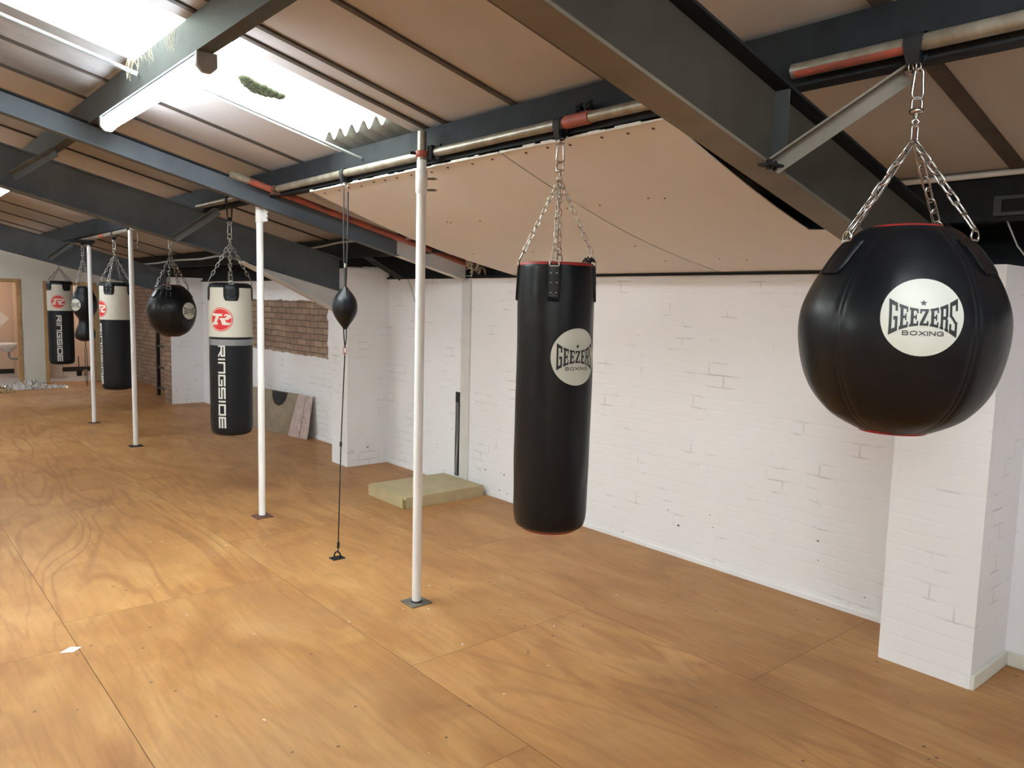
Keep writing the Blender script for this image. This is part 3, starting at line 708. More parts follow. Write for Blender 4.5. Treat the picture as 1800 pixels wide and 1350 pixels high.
# ------------------------------------------------------------------ sagging hardboard ceiling panels
def droop(label, y0, y1, yfun=None, notch=False):
    t = thing('ceiling_panel', label, 'panel', (3.4, (y0 + y1) / 2, 2.2))
    n = 20
    def zf(x, y):
        s = (x - 2.49) / (4.385 - 2.49)
        sag = .052 * math.sin(PI * min(max(s, 0), 1)) * (1 - .25 * math.sin(y * 1.3))
        return 2.497 - (2.497 - 1.992) * s - sag
    b = MB(); th = .006
    xs = [2.49 + (4.385 - 2.49) * i / n for i in range(n + 1)]
    ys = [y0 + (y1 - y0) * j / 8 for j in range(9)]
    def yy(x, y):
        if notch and x > 3.66: 
            k = (y1 - y) / (y1 - y0); return y1 - k * (y1 - 1.62)
        return y
    b.surf(lambda x, y: (x, yy(x, y), zf(x, y)), xs, ys)
    b.surf(lambda x, y: (x, yy(x, y), zf(x, y) + th), xs[::-1], ys)
    for (yc) in (y0, y1):
        v = []; 
        for x in xs: v += [(x, yy(x, yc), zf(x, yc)), (x, yy(x, yc), zf(x, yc) + th)]
        b.add(v, [(2 * i, 2 * i + 2, 2 * i + 3, 2 * i + 1) for i in range(n)])
    b.build('panel_sheet', 'panel', t)
    e = MB(); y = y0
    while y < y1 - .001:
        d = min(random.uniform(.03, .09), y1 - y)
        h = random.uniform(.004, .013)
        e.box(2.482, 2.4895, y, y + d, 2.494 - .002, 2.494 + h)
        y += d
    e.build('torn_edge', 'panel_edge', t)['label'] = 'ragged white top edge'
    s = MB(); y = y0 + .1
    while y < y1 - .05:
        for x in (2.53 + random.uniform(-.01, .01),):
            z = zf(x, y); s.lathe([(0, -.005), (.006, -.004), (.008, 0), (.008, .003)], (x, y, z), 8)
        y += random.uniform(.12, .22)
    for k in range(int((y1 - y0) * 5)):
        x = random.choice((3.1, 3.7, 4.05)) + random.uniform(-.03, .03); y = random.uniform(y0 + .1, y1 - .1)
        s.lathe([(0, -.004), (.005, -.003), (.006, .002)], (x, y, zf(x, y)), 8)
    s.build('fixing_screw', 'rust', t)
    return t
droop('sagging tan ceiling sheet next to the big rafter, behind the tall black bag', 2.035, 3.062, notch=True)
droop('sagging tan ceiling sheet between the joint line and the slim rafter', 3.074, 5.15)

# ------------------------------------------------------------------ conduits and cables
def pipe(name, label, cat, path, r, mat):
    b = MB(); b.tube(path, r, 10); return tag(b.build(name, mat, loc=path[0]), label, cat)
pipe('conduit', 'thin grey rod running up the roof beside the upper part of the skylight', 'conduit', [(.1, 4.62, roof(.1) - .11), (.9, 4.62, roof(.9) - .11), (1.235, 4.62, roof(1.235) - .11)], .011, 'conduit')
pipe('conduit', 'thin grey rod crossing the lower part of the skylight to the dark purlin', 'conduit', [(1.33, 4.42, roof(1.33) - .10), (2.0, 4.42, roof(2.0) - .10), (2.48, 4.42, roof(2.48) - .10)], .0085, 'conduit')
pipe('conduit', 'straight white pipe under the roof above the round black bag', 'pipe', [(3.83, -1.5, 2.372), (3.83, .8, 2.372), (3.83, 1.75, 2.368)], .013, 'pvc')
pipe('cable', 'wavy grey cable draped along the eaves between the slim rafter and the deep rafter', 'cable', [(3.6, 7.75, 2.256), (3.6, 7.5, 2.256), (3.6, 7.2, 2.268), (3.6, 6.85, 2.292), (3.6, 6.45, 2.292), (3.6, 6.0, 2.276), (3.6, 5.3, 2.27)], .009, 'cable')
pipe('cable', 'wavy grey cable draped along the eaves beyond the deep rafter', 'cable', [(3.6, 13.4, 2.222), (3.6, 12.6, 2.224), (3.6, 11.9, 2.248), (3.6, 10.7, 2.236), (3.6, 10.1, 2.258), (3.6, 9.4, 2.22), (3.6, 8.4, 2.24), (3.6, 7.75, 2.25)], .012, 'cable')
pipe('loose_wire', 'thin loose wire hanging from the eaves right of the round black bag', 'wire', [(3.9, 1.26, 2.26), (3.905, 1.27, 2.2), (3.9, 1.25, 2.15), (3.9, 1.21, 2.06), (3.9, 1.18, 2.02)], .0035, 'cable')
b = MB()
b.box(3.845, 3.855, -1.5, 1.30, 2.19, 2.205); b.box(3.845, 3.855, -1.5, 1.30, 2.26, 2.275); b.box(3.845, 3.855, 1.27, 1.30, 2.205, 2.26)
tag(b.build('cable_tray', 'steel', loc=(3.85, 0, 2.22)), 'dark ledge of steel strips on the eaves purlin right of the round bag', 'bracket')
t = thing('eaves_brace', 'thin steel strut in the eaves above the middle brick pier', 'brace', (4.1, 6.9, 2.1))
angle_bar((3.88, 6.85, 2.19), (4.36, 6.95, 1.99), .035, 'steel', t, 'strut')
pipe('cable', 'short grey wire hanging down the wall left of the nearest white pole', 'wire', [(4.385, 6.86, 1.98), (4.38, 6.78, 1.88), (4.385, 6.70, 1.72), (4.388, 6.69, .1)], .004, 'cable')

b = MB()
for k in range(34):
    y = random.uniform(3.95, 4.75); x = 1.236 - random.uniform(0, .02); z0_ = roof(1.24) - .012
    p0 = Vector((x, y, z0_)); L_ = random.uniform(.04, .13)
    b.tube([p0, p0 + Vector((-.012, random.uniform(-.03, .03), -L_ * .5)), p0 + Vector((-.006, random.uniform(-.05, .05), -L_))], [.0022, .0016, .0010], 4)
tag(b.build('cobwebs', 'web_dirt', loc=(1.23, 4.35, 2.98)), 'dusty cobwebs hanging on the purlin where the skylight crosses it', 'cobweb', kind='stuff')

# ------------------------------------------------------------------ strip lights
def strip_light(x, y0, y1, z, label):
    t = thing('strip_light', label, 'light', (x, (y0 + y1) / 2, z), None)
    b = MB(); b.box(x - .035, x + .035, y0, y1, z - .028, z); bevel(b.build('light_body', 'fixture', t), .004)
    for ya, yb in ((y0 - .012, y0 + .018), (y1 - .018, y1 + .012)):
        b = MB(); b.prism([(x - .048, ya, z + .004), (x - .048, ya, z - .06), (x - .02, ya, z - .088), (x + .02, ya, z - .088), (x + .048, ya, z - .06), (x + .048, ya, z + .004)], (0, yb - ya, 0))
        bevel(b.build('end_cap', 'fixture', t), .005)
    b = MB(); us = [PI + PI * i / 12 for i in range(13)]
    b.surf(lambda a, y: (x + .043 * math.cos(a), y, z - .032 + .048 * math.sin(a)), us, [y0 + .02, (y0 + y1) / 2, y1 - .02])
    b.build('diffuser', 'tube_glow', t)
strip_light(1.29, 3.72, 5.50, roof(1.32) - .168, 'bright strip light under the purlin in front of the skylight')
strip_light(1.29, 9.2, 11.0, roof(1.32) - .168, 'far strip light at the left edge, only its end in view')
strip_light(1.29, -1.1, .7, roof(1.32) - .168, 'strip light under the purlin behind the viewer')
strip_light(.3, 14.3, 16.1, 2.95, 'unseen strip light added to brighten the end wall, left of the picture')  # added out of view to brighten the end wall
strip_light(-1.0, 12.3, 14.1, 3.4, 'second unseen strip light added to brighten the end wall, near the ridge')  # another unseen light added for the end wall
strip_light(1.29, -4.9, -3.1, roof(1.32) - .168, 'second strip light under the purlin behind the viewer')
for yy in (-2.6, 3.7, 9.2):
    strip_light(-4.1, yy, yy + 1.8, roof(RIDGE) - .25 * 2.7 - .03, 'strip light over the left half of the hall, %s' % {-2.6: 'behind the viewer', 3.7: 'level with the skylight', 9.2: 'towards the end wall'}[yy])

# ------------------------------------------------------------------ chains, straps
def link_path(c, d, s, L, w):
    """stadium outline centred on c, long axis d, side axis s"""
    pts = []; h = L / 2 - w / 2
    for i in range(6): a = -PI / 2 + PI * i / 5; pts.append(c + d * (h + math.cos(a) * w / 2) + s * (math.sin(a) * w / 2))
    for i in range(6): a = PI / 2 + PI * i / 5; pts.append(c + d * (-h + math.cos(a) * w / 2) + s * (math.sin(a) * w / 2))
    return pts
def chain(b, A, B, pitch=.034, L=.044, w=.019, r=.0028, n=6):
    A, B = Vector(A), Vector(B); v = B - A; k = max(1, round(v.length / pitch)); d = v.normalized()
    s = d.cross(Vector((.3, .8, .1))).normalized(); u = d.cross(s)
    p = v.length / k
    for i in range(k):
        ang = random.uniform(-.25, .25) + (PI / 2 if i % 2 else 0)
        side = s * math.cos(ang) + u * math.sin(ang)
        b.tube(link_path(A + v * ((i + .5) / k), d, side, p + (L - pitch), w), r, n, closed=True)
def carabiner(b, top, bot, w, r):
    c = (Vector(top) + Vector(bot)) / 2; d = (Vector(top) - Vector(bot)); L = d.length; d.normalize()
    s = VR
    pts = []
    for i in range(7): a = PI * i / 6; pts.append(c + d * (L / 2 - w * .35 + math.sin(a) * w * .35) + s * (math.cos(a) * w * .35))
    for i in range(7): a = PI + PI * i / 6; pts.append(c + d * (-L / 2 + w / 2 + math.sin(a) * w / 2) + s * (math.cos(a) * w / 2))
    b.tube(pts, r, 8, closed=True)
VR = Vector((.76, -.65, 0))      # a horizontal direction across the hall
def swivel(b, top, bot):
    x, y, zt_ = top; zb = bot[2]; h = zt_ - zb
    sx = VR * .014; T = Vector((x, y, 0))
    P = lambda s_, z: T + VR * s_ + Vector((0, 0, z))
    b.tube([P(-.015, zt_ - h * .45), P(-.015, zt_ - .012), P(-.008, zt_), P(.008, zt_), P(.015, zt_ - .012), P(.015, zt_ - h * .45)], .0038, 8)
    b.lathe([(0, -.006), (.019, -.006), (.021, 0), (.019, .006), (0, .006)], (x, y, zt_ - h * .47), 16)
    b.tube([P(0, zt_ - h * .47), P(0, zt_ - h * .72)], [.009, .006], 10)
    b.tube([P(0, zt_ - h * .70), P(-.011, zt_ - h * .82), P(0, zb), P(.011, zt_ - h * .82)], .0035, 8, closed=True)
def beam_strap(y, zbot, label, wide=.045, z=TZ, dz=0):
    """webbing loop over the tube, narrowing to its two rings"""
    t = thing('beam_strap', label, 'strap', (HX, y, z), 'black straps round the scaffold tubes')
    prof = []
    R = .0275
    for i in range(13): a = PI * i / 12; prof.append((math.cos(a) * R, math.sin(a) * R + z))
    left = [(-R, z - .01), (-.022, z - .045), (-.012, zbot + .016)]
    right = [(.012, zbot + .016), (.022, z - .045), (R, z - .01)]
    path = right[:] + prof + left
    b = MB()
    def wv(k):
        zz_ = path[k][1]; f = max(0, min(1, (z - zz_) / (z - zbot))); return wide * (1 - .45 * f)
    def fn(u, k):
        return (HX + path[k][0] * (1.0), y + u * wv(k), path[k][1])
    th = .004
    for off in (0, 1):
        b.surf(lambda u, k: (HX + path[k][0] * (1 + off * .14), y + u * wv(k), path[k][1] + off * .003 * (1 if path[k][1] > z else 0)), [-.5, -.25, 0, .25, .5], list(range(len(path))))
    b.build('webbing', 'webbing', t)
    b = MB(); b.box(HX - .017, HX + .017, y - wide * .34, y + wide * .34, zbot + .022, zbot + .058); bevel(b.build('stitched_end', 'leather', t), .006)
    b = MB()
    for s in (-.011, .011):
        c = Vector((HX, y + s, zbot + .010)); b.tube([c + Vector((math.cos(a) * .016, 0, math.sin(a) * .016)) for a in [2 * PI * i / 12 for i in range(12)]], .0028, 6, closed=True)
    b.build('steel_ring', 'chrome', t)
    return t

# ------------------------------------------------------------------ lettering
def rect(x0, y0, x1, y1): return [(x0, y0), (x1, y0), (x1, y1), (x0, y1)]
SLAB = {
 'G': [rect(0, 0, .33, 1), rect(.33, .86, 1, 1), rect(.72, .70, 1, .86), rect(.33, 0, 1, .14), rect(.70, .14, 1, .46), rect(.5, .40, .70, .52), rect(.70,.46,1,.52)],
 'E': [rect(.12, .1, .46, .9), rect(0, .86, 1, 1), rect(0, 0, 1, .14), rect(.82, .72, 1, .86), rect(.82, .14, 1, .28), rect(.46, .44, .72, .56), rect(.66, .34, .82, .66)],
 'Z': [rect(0, .86, 1, 1), rect(0, .72, .2, .86), [(.62, .86), (1, .86), (.38, .14), (0, .14)], rect(0, 0, 1, .14), rect(.8, .14, 1, .28)],
 'R': [rect(.08, .1, .38, .9), rect(0, .86, .95, 1), rect(.68, .52, .98, .9), rect(.38, .42, .9, .55), rect(.68, 0, .98, .44), rect(0, 0, .45, .1), rect(.6, 0, 1.08, .1)],
 'S': [rect(0, .86, 1, 1), rect(0, .52, .30, .86), rect(.74, .68, 1, .86), [(0, .56), (.36, .56), (1, .34), (.64, .34)], rect(.70, .14, 1, .40), rect(0, 0, 1, .14), rect(0, .14, .26, .30)],
}
def subdivide(q, n=5):
    out = []
    a, b_, c, d = [Vector((p[0], p[1])) for p in q]
    P = lambda s, t: (a * (1 - s) + b_ * s) * (1 - t) + (d * (1 - s) + c * s) * t
    for i in range(n):
        for j in range(n):
            out.append([P(i / n, j / n), P((i + 1) / n, j / n), P((i + 1) / n, (j + 1) / n), P(i / n, (j + 1) / n)])
    return out
def stroke(pts, w):
    qs = []
    for i in range(len(pts) - 1):
        a, c = Vector(pts[i]), Vector(pts[i + 1]); d = (c - a).normalized(); s = Vector((-d.y, d.x)) * w / 2; e = d * w / 2
        a2, c2 = a - e, c + e
        qs.append([tuple(a2 - s), tuple(c2 - s), tuple(c2 + s), tuple(a2 + s)])
    return qs
def badge_text():
    """quads in badge units, radius of the badge = 1"""
    Q = []
    word = 'GEEZERS'; x0, x1 = -.79, .83; gap = .035
    cw = (x1 - x0 - gap * 6) / 7
    top = lambda x: .215 + .275 * (x / .8) ** 2
    bot = lambda x: -.205 - .275 * (x / .8) ** 2
    for i, ch in enumerate(word):
        ox = x0 + i * (cw + gap)
        for q in SLAB[ch]:
            for s in subdivide(q, 4):
                r = []
                for p in s:
                    x = ox + p[0] * cw; f = p[1]; r.append((x, bot(x) + (top(x) - bot(x)) * f))
                Q.append(r)
    # star
    cx, cy, R = 0.0, .37, .088
    pts = [(cx + (R if k % 2 == 0 else R * .42) * math.cos(PI / 2 + k * PI / 5), cy + (R if k % 2 == 0 else R * .42) * math.sin(PI / 2 + k * PI / 5)) for k in range(10)]
    for k in range(0, 10, 2): Q.append([(cx, cy), pts[k - 1], pts[k], pts[(k + 1) % 10]])
    # BOXING
    L = {'B': [[(0, 0), (0, 1), (.8, 1), (.95, .78), (.8, .53), (0, .53)], [(.8, .53), (1, .27), (.8, 0), (0, 0)]],
         'O': [[(.5 + .5 * math.cos(a), .5 + .5 * math.sin(a)) for a in [2 * PI * k / 12 for k in range(13)]]],
         'X': [[(0, 0), (1, 1)], [(0, 1), (1, 0)]], 'I': [[(.0, 0), (.0, 1)]], 'N': [[(0, 0), (0, 1), (1, 0), (1, 1)]],
         'G': [[(.95, .85), (.7, 1), (.3, 1), (0, .75), (0, .25), (.3, 0), (.75, 0), (1, .15), (1, .5), (.6, .5)]]}
    ox = -.46; h = .10; z0 = -.455
    for ch, w_ in (('B', .125), ('O', .155), ('X', .14), ('I', .0), ('N', .13), ('G', .145)):
        for pl in L[ch]:
            Q += stroke([(ox + p[0] * w_, z0 + p[1] * h) for p in pl], .022)
        ox += w_ + .052
    return Q
BADGE_Q = badge_text()
R_LOGO = [[(-.95, .54), (.55, .52), (.45, .30), (-.76, .30)], [(.50, .52), (.84, .42), (.94, .22), (.56, .26)], [(.94, .22), (.56, .26), (.36, .10), (.66, -.02)], [(.66, -.02), (.36, .14), (-.04, .14), (-.12, -.02)],
          [(-.46, .30), (-.12, .30), (-.42, -.36), (-.78, -.36)], [(-.84, -.28), (-.22, -.28), (-.30, -.48), (-.96, -.48)],
          [(.02, -.02), (.40, -.02), (.52, -.26), (.16, -.48)], [(.16, -.48), (.46, -.24), (.94, -.32), (.66, -.50)]]
RING = {'R': [[(0, 0), (0, 1), (1, 1), (1, .5), (0, .5)], [(.45, .5), (1, 0)]], 'I': [[(0, 0), (0, 1)]], 'N': [[(0, 0), (0, 1), (1, 1), (1, 0)]],
        'G': [[(1, 1), (0, 1), (0, 0), (1, 0), (1, .5), (.5, .5)]], 'S': [[(1, 1), (0, 1), (0, .5), (1, .5), (1, 0), (0, 0)]],
        'D': [[(0, 0), (0, 1), (1, 1), (1, 0), (0, 0)]], 'E': [[(1, 1), (0, 1), (0, 0), (1, 0)], [(0, .5), (1, .5)]]}
def ringside(z_top, length, h):
    """vertical lettering reading downwards: returns quads (u, z)"""
    k = length / .687; w = .095 * k; iw = .022 * k; g = .011 * k; s = 0; Q = []; t = .22 * h
    for ch in 'RINGSIDE':
        ww = iw if ch == 'I' else w
        for pl in RING[ch]:
            pp = [((p[0] if ch != 'I' else .5) * (ww - t) + t / 2 if ch != 'I' else ww / 2, p[1] * (h - t) + t / 2) for p in pl]
            for q in stroke(pp, t):
                Q.append([(p[1] - h / 2, z_top - s - p[0]) for p in q])
        s += ww + g
    return Q

# ------------------------------------------------------------------ bags
class Body:
    """surface of revolution with slight leather irregularity; decals follow it"""
    def __init__(s, x, y, prof, wob=.002, seams=(), seam_depth=.004, seed=0):
        s.x, s.y, s.prof, s.wob, s.seams, s.sd, s.seed = x, y, prof, wob, seams, seam_depth, seed
    def r0(s, z):
        P = s.prof
        if z >= P[0][0]: return P[0][1]
        for i in range(len(P) - 1):
            if P[i + 1][0] <= z <= P[i][0]:
                # smooth interpolation (Catmull-Rom)
                z1, r1 = P[i]; z2, r2 = P[i + 1]
                r_0 = P[i - 1][1] if i else r1; r3 = P[i + 2][1] if i + 2 < len(P) else r2
                zp = P[i - 1][0] if i else z1 + (z1 - z2); zn = P[i + 2][0] if i + 2 < len(P) else z2 - (z1 - z2)
                t = (z1 - z) / (z1 - z2); h = z1 - z2
                m1 = (r2 - r_0) / max(zp - z2, 1e-6) * h; m2 = (r3 - r1) / max(z1 - zn, 1e-6) * h
                if i == 0: m1 = (r2 - r1)
                if i + 2 >= len(P): m2 = (r2 - r1)
                return (2 * t ** 3 - 3 * t ** 2 + 1) * r1 + (t ** 3 - 2 * t ** 2 + t) * m1 + (-2 * t ** 3 + 3 * t ** 2) * r2 + (t ** 3 - t ** 2) * m2
        return P[-1][1]
    def r(s, z, a):
        r = s.r0(z)
        n = noise.noise(Vector((math.cos(a) * 1.3, math.sin(a) * 1.3, z * 3.1 + s.seed * 7)))
        n2 = noise.noise(Vector((math.cos(a) * 3.2, math.sin(a) * 3.2, z * 6.0 + s.seed * 3)))
        r += s.wob * (n * 1.5 + n2 * .6)
        for sa in s.seams:
            d = math.atan2(math.sin(a - sa), math.cos(a - sa)) * r
            r -= s.sd * math.exp(-(d / .012) ** 2) - s.sd * .9 * math.exp(-(d / .0045) ** 2)
        return max(r, 0.001)
    def pt(s, z, a, eps=0.0):
        r = s.r(z, a) + eps
        return (s.x + r * math.cos(a), s.y + r * math.sin(a), z)
    def mesh(s, z1, z0, nz=60, na=96, eps=0, cap_top=False, cap_bot=False):
        b = MB(); us = [2 * PI * i / na for i in range(na)]
        zs = [z1 + (z0 - z1) * i / nz for i in range(nz + 1)]
        # denser rows at the ends
        zs = [z1 + (z0 - z1) * (.5 - .5 * math.cos(PI * i / nz)) for i in range(nz + 1)]
        b.surf(lambda a, z: s.pt(z, a, eps), us[::-1], zs, True)
        if cap_top: b.add([s.pt(z1, a, eps) for a in us], [tuple(range(na))])
        if cap_bot: b.add([s.pt(z0, a, eps) for a in us], [tuple(range(na))[::-1]])
        return b
    def uv(s, a0, zc, u, v, eps):
        R = s.r0(zc + v) if s.r0(zc + v) > .05 else .05
        return s.pt(zc + v, a0 + u / R, eps)
    def disc(s, a0, zc, rad, eps, rin=0, ry=None):
        b = MB(); ry = ry or rad
        rs = [rin + (1 - rin) * k / 8 for k in range(9)]
        if rin == 0: rs[0] = .001
        us = [2 * PI * i / 56 for i in range(56)]
        b.surf(lambda t, k: s.uv(a0, zc, rad * k * math.cos(t), ry * k * math.sin(t), eps), us, rs, True)
        return b
    def quads(s, a0, zc, Q, scale, eps, n=2, ys=1.0):
        b = MB()
        for q in Q:
            for c in (subdivide(q, n) if n > 1 else [q]):
                b.add([s.uv(a0, zc, p[0] * scale, p[1] * scale * ys, eps) for p in c], [(0, 1, 2, 3)])
        return b

def hang_tabs(t, body, angles, z, h, w, ring_z, apex, mat='leather', rivets=True, chainmat='chrome', pitch=.034, lnk=.044, lw=.019, lr=.0028, ring_r=.022, bigring=True):
    """for each strap angle: tab, D-ring, chain up to the apex"""
    for k, a in enumerate(angles):
        b = MB(); R = body.r0(z)
        vs = [z + .012 - (h + .012) * i / 6 for i in range(7)]
        def wd(v):
            f = (v - (z - h)) / h
            return w / 2 * (1 if f > .25 else (.75 + f))
        for eps in (.0015, .0075):
            b.surf(lambda u, v: body.pt(min(v, body.prof[0][0]), a + u * wd(v) / max(body.r0(v), .08), eps), [-1, -.5, 0, .5, 1], vs)
        n = len(b.v) // 2
        for col in (0, 4):
            for j in range(6):
                p = [j * 5 + col, (j + 1) * 5 + col, n + (j + 1) * 5 + col, n + j * 5 + col]
                b.f.append(tuple(p)); b.m.append(0); b.sm.append(False)
        p = [6 * 5 + i for i in range(5)]
        for i in range(4): b.f.append((p[i], p[i + 1], n + p[i + 1], n + p[i])); b.m.append(0); b.sm.append(False)
        tb = b.build('strap_tab', mat, t)
        if chainmat == 'chrome':
            sb = MB(); v0, v1 = z - .004, z - h + .006
            loop = [body.pt(v, a - wd(v) * .84 / max(body.r0(v), .08), .0082) for v in [v0 + (v1 - v0) * i / 6 for i in range(7)]] + [body.pt(v1, a + wd(v1) * .84 * q / max(body.r0(v1), .08), .0082) for q in (-.4, 0, .4)] + [body.pt(v, a + wd(v) * .84 / max(body.r0(v), .08), .0082) for v in [v1 + (v0 - v1) * i / 6 for i in range(7)]]
            sb.tube(loop, .0016, 5, closed=True); sb.build('stitching', 'webbing', tb)
        if rivets:
            for rz in (.22, .48, .76):
                for s_ in (-.28, .28):
                    rb = MB()
                    zz_ = z - h * rz; c = body.pt(zz_, a + s_ * w / 2 / max(R, .08) * 1.4, .006); nrm = Vector((math.cos(a), math.sin(a), 0))
                    c = Vector(c); rb.tube([c - nrm * .002, c + nrm * .002, c + nrm * .0035], [.0052, .0045, .001], 10)
                    rb.build('rivet', chainmat, tb)
        # D ring
        c = Vector((body.x + math.cos(a) * (R + .006), body.y + math.sin(a) * (R + .006), ring_z)); nrm = Vector((math.cos(a), math.sin(a), 0)); tg = Vector((-math.sin(a), math.cos(a), 0))
        up_ = Vector((0, 0, 1))
        rb = MB(); pts = [c + tg * (ring_r * math.cos(q)) + up_ * (ring_r * math.sin(q)) for q in [PI * i / 9 for i in range(10)]]
        pts += [c - tg * ring_r * .9 - up_ * ring_r * .35, c + tg * ring_r * .9 - up_ * ring_r * .35]
        rb.tube(pts, .0035, 8, closed=True); rb.build('d_ring', chainmat, tb)
        cb = MB(); top = Vector(apex) + nrm * .006; bot = c + up_ * (ring_r - .003)
        if bigring:
            d = (top - bot).normalized(); s_ = d.cross(nrm).normalized()
            e = bot + d * (lnk * 1.25)
            cb.tube(link_path((bot + e) / 2, d, tg, lnk * 1.35, lw * 1.25), lr * 1.15, 6, closed=True)
            chain(cb, e, top, pitch, lnk, lw, lr)
        else: chain(cb, bot, top, pitch, lnk, lw, lr)
        cb.build('chain', chainmat, t)

def base_ring(t, x, y, z, r=.018):
    b = MB(); b.tube([(x + r * math.cos(q), y, z - .012 + r * math.sin(q)) for q in [2 * PI * i / 14 for i in range(14)]], .0025, 6, closed=True)
    b.build('base_ring', 'chain_dull', t)

def hang_gear(t, y, zs, ztop, mat='chrome', x=HX):
    """carabiner and swivel between strap and chains: zs = strap bottom, returns apex"""
    b = MB(); carabiner(b, (x, y, zs + .004), (x, y, zs - .085), .034, .0042); b.build('carabiner', mat, t)
    b = MB(); swivel(b, (x, y, zs - .078), (x, y, zs - .165)); b.build('swivel', mat, t)
    return (x, y, zs - .165)

def geezer_badge(t, body, a, z, r, ys=1.0):
    bd = body.disc(a, z, r, .0022, ry=r * ys).build('badge', 'badge', t); bd['label'] = 'round white badge reading GEEZERS BOXING'
    body.quads(a, z, BADGE_Q, r, .0032, 1, ys).build('lettering', 'ink', bd)

# --- round bag, nearest
prof = [(2.028, .095), (2.022, .125), (1.985, .170), (1.93, .213), (1.877, .245), (1.823, .270), (1.768, .288), (1.714, .294), (1.66, .291), (1.605, .281), (1.55, .264), (1.497, .238), (1.443, .194), (1.417, .158), (1.393, .112), (1.386, .095)]
def round_bag(name, label, y, sc, zc0, badge_a, badge_z, badge_r, strap_z, cam_a, near=True):
    pr = [((z - 1.707) * sc * (.962 if near else 1) + zc0, r * sc * (1.008 if near else 1)) for z, r in prof]
    org = (HX, y, pr[-1][0])
    t = thing(name, label, 'punch bag', org, 'round black wrecking ball bags')
    seams = [cam_a + math.radians(d) for d in (-32, 40, 112, 184, 256)]
    bd = Body(HX, y, pr, .005 * sc, seams, .0045 * sc, seed=y)
    m = bd.mesh(pr[0][0], pr[-1][0], 90, 420); m.build('body', 'leather', t)
    b = MB(); b.lathe([(0, pr[0][0] + .004), (pr[0][1] * .98, pr[0][0] + .004), (pr[0][1] * 1.08, pr[0][0] - .002), (pr[0][1] * 1.04, pr[0][0] - .01)], (HX, y, 0), 48); b.build('lid', 'red_vinyl', t)['label'] = 'red top'
    b = MB(); b.lathe([(pr[-1][1] * 1.02, pr[-1][0] + .004), (pr[-1][1] * 1.0, pr[-1][0] - .004), (0, pr[-1][0] - .006)], (HX, y, 0), 48); b.build('base', 'red_vinyl', t)['label'] = 'red bottom'
    ap = hang_gear(t, y, strap_z, 0, 'chrome' if near else 'chain_dull')
    b = MB(); e = Vector(ap); chain(b, e + Vector((0, 0, .006)), e - Vector((0, 0, .045)), .045, .052, .024, .0032); b.build('joining_link', 'chrome' if near else 'chain_dull', t)
    ap = e - Vector((0, 0, .045))
    z = zc0 + (1.955 - 1.707) * sc
    hang_tabs(t, bd, [cam_a + math.radians(d) for d in ((-54, 62, 150, -118) if near else (-58, -8, 100, 150))], z, .085 * sc, .105 * sc, z + .022, ap, 'leather', not near, 'chrome' if near else 'chain_dull', pitch=.037, lnk=.048, lw=.021, lr=.0034)
    geezer_badge(t, bd, badge_a, badge_z, badge_r, 1.0)
    return t
round_bag('wrecking_ball_bag', 'big round black bag with a white badge, hanging nearest the camera', 1.058, 1.0, 1.706, math.radians(-156.9 + 11), 1.748, .105, 2.475, math.radians(-156.9))
beam_strap(1.072, 2.475, 'wide black strap over the tube holding the big round bag', .055)
round_bag('wrecking_ball_bag', 'smaller round black bag hanging beyond the second white pole', 8.165, .79, 1.598, math.radians(-106.7 + 46), 1.60, .083, 2.33, math.radians(-106.7), False)
beam_strap(8.165, 2.33, 'black strap on the tube behind the deep rafter', .04, z=2.475)

# --- cylindrical bags
def cyl_prof(zt, zb, r, bulge=0.006, rb=.05):
    P = [(zt, r * .985), (zt - .012, r), (zt - .06, r * 1.005)]
    for f in (.2, .35, .5, .65, .8): P.append((zt - (zt - zb) * f, r + bulge * math.sin(PI * f)))
    P += [(zb + rb * 1.8, r + bulge * .3), (zb + rb, r * .99), (zb + rb * .5, r * .955), (zb + rb * .2, r * .90), (zb, r * .80)]
    return P
# tall black bag
zt_, zb_ = 1.932, .728
pr = cyl_prof(zt_, zb_, .169, .006, .05)
cam_a = math.radians(-133.4)
t = thing('punch_bag', 'tall all black bag with a white badge, hanging right of the nearest white pole', 'punch bag', (HX, 2.59, zb_))
bd = Body(HX, 2.59, pr, .003, [cam_a + math.radians(150)], .003, seed=2)
bd.mesh(zt_, zb_, 90, 120).build('body', 'leather', t)
b = MB(); b.lathe([(0, zt_ + .004), (.10, zt_ + .007), (.160, zt_ + .010), (.168, zt_ + .004), (.166, zt_ - .006)], (HX, 2.59, 0), 60); b.build('lid', 'red_vinyl', t)['label'] = 'red top'
b = MB(); b.lathe([(.137, zb_ + .004), (.128, zb_ - .008), (.09, zb_ - .012), (0, zb_ - .013)], (HX, 2.59, 0), 60); b.build('base', 'red_vinyl', t)['label'] = 'red bottom'
ap = hang_gear(t, 2.59, 2.468, 0)
hang_tabs(t, bd, [cam_a + math.radians(d) for d in (-4, 86, 176, -94)], zt_ - .006, .155, .062, zt_ - .003, ap, 'leather', True, 'chrome', pitch=.031, lnk=.039, lw=.0165, lr=.0024, ring_r=.021)
b = MB()
for k in range(5):
    a = cam_a + math.radians(48 + 7 * k); P = Vector((HX + .15 * math.cos(a), 2.59 + .15 * math.sin(a), zt_ + .012))
    b.tube([P, P + Vector((.008, -.01, .018 + .006 * (k % 2))), P + Vector((.02, -.012, .006))], .005, 6)
b.build('lace', 'webbing', t)
geezer_badge(t, bd, cam_a + math.radians(34.8), 1.53, .122, 1.03)
beam_strap(2.595, 2.468, 'black strap on the tube beside the red band, above the tall black bag', .042)

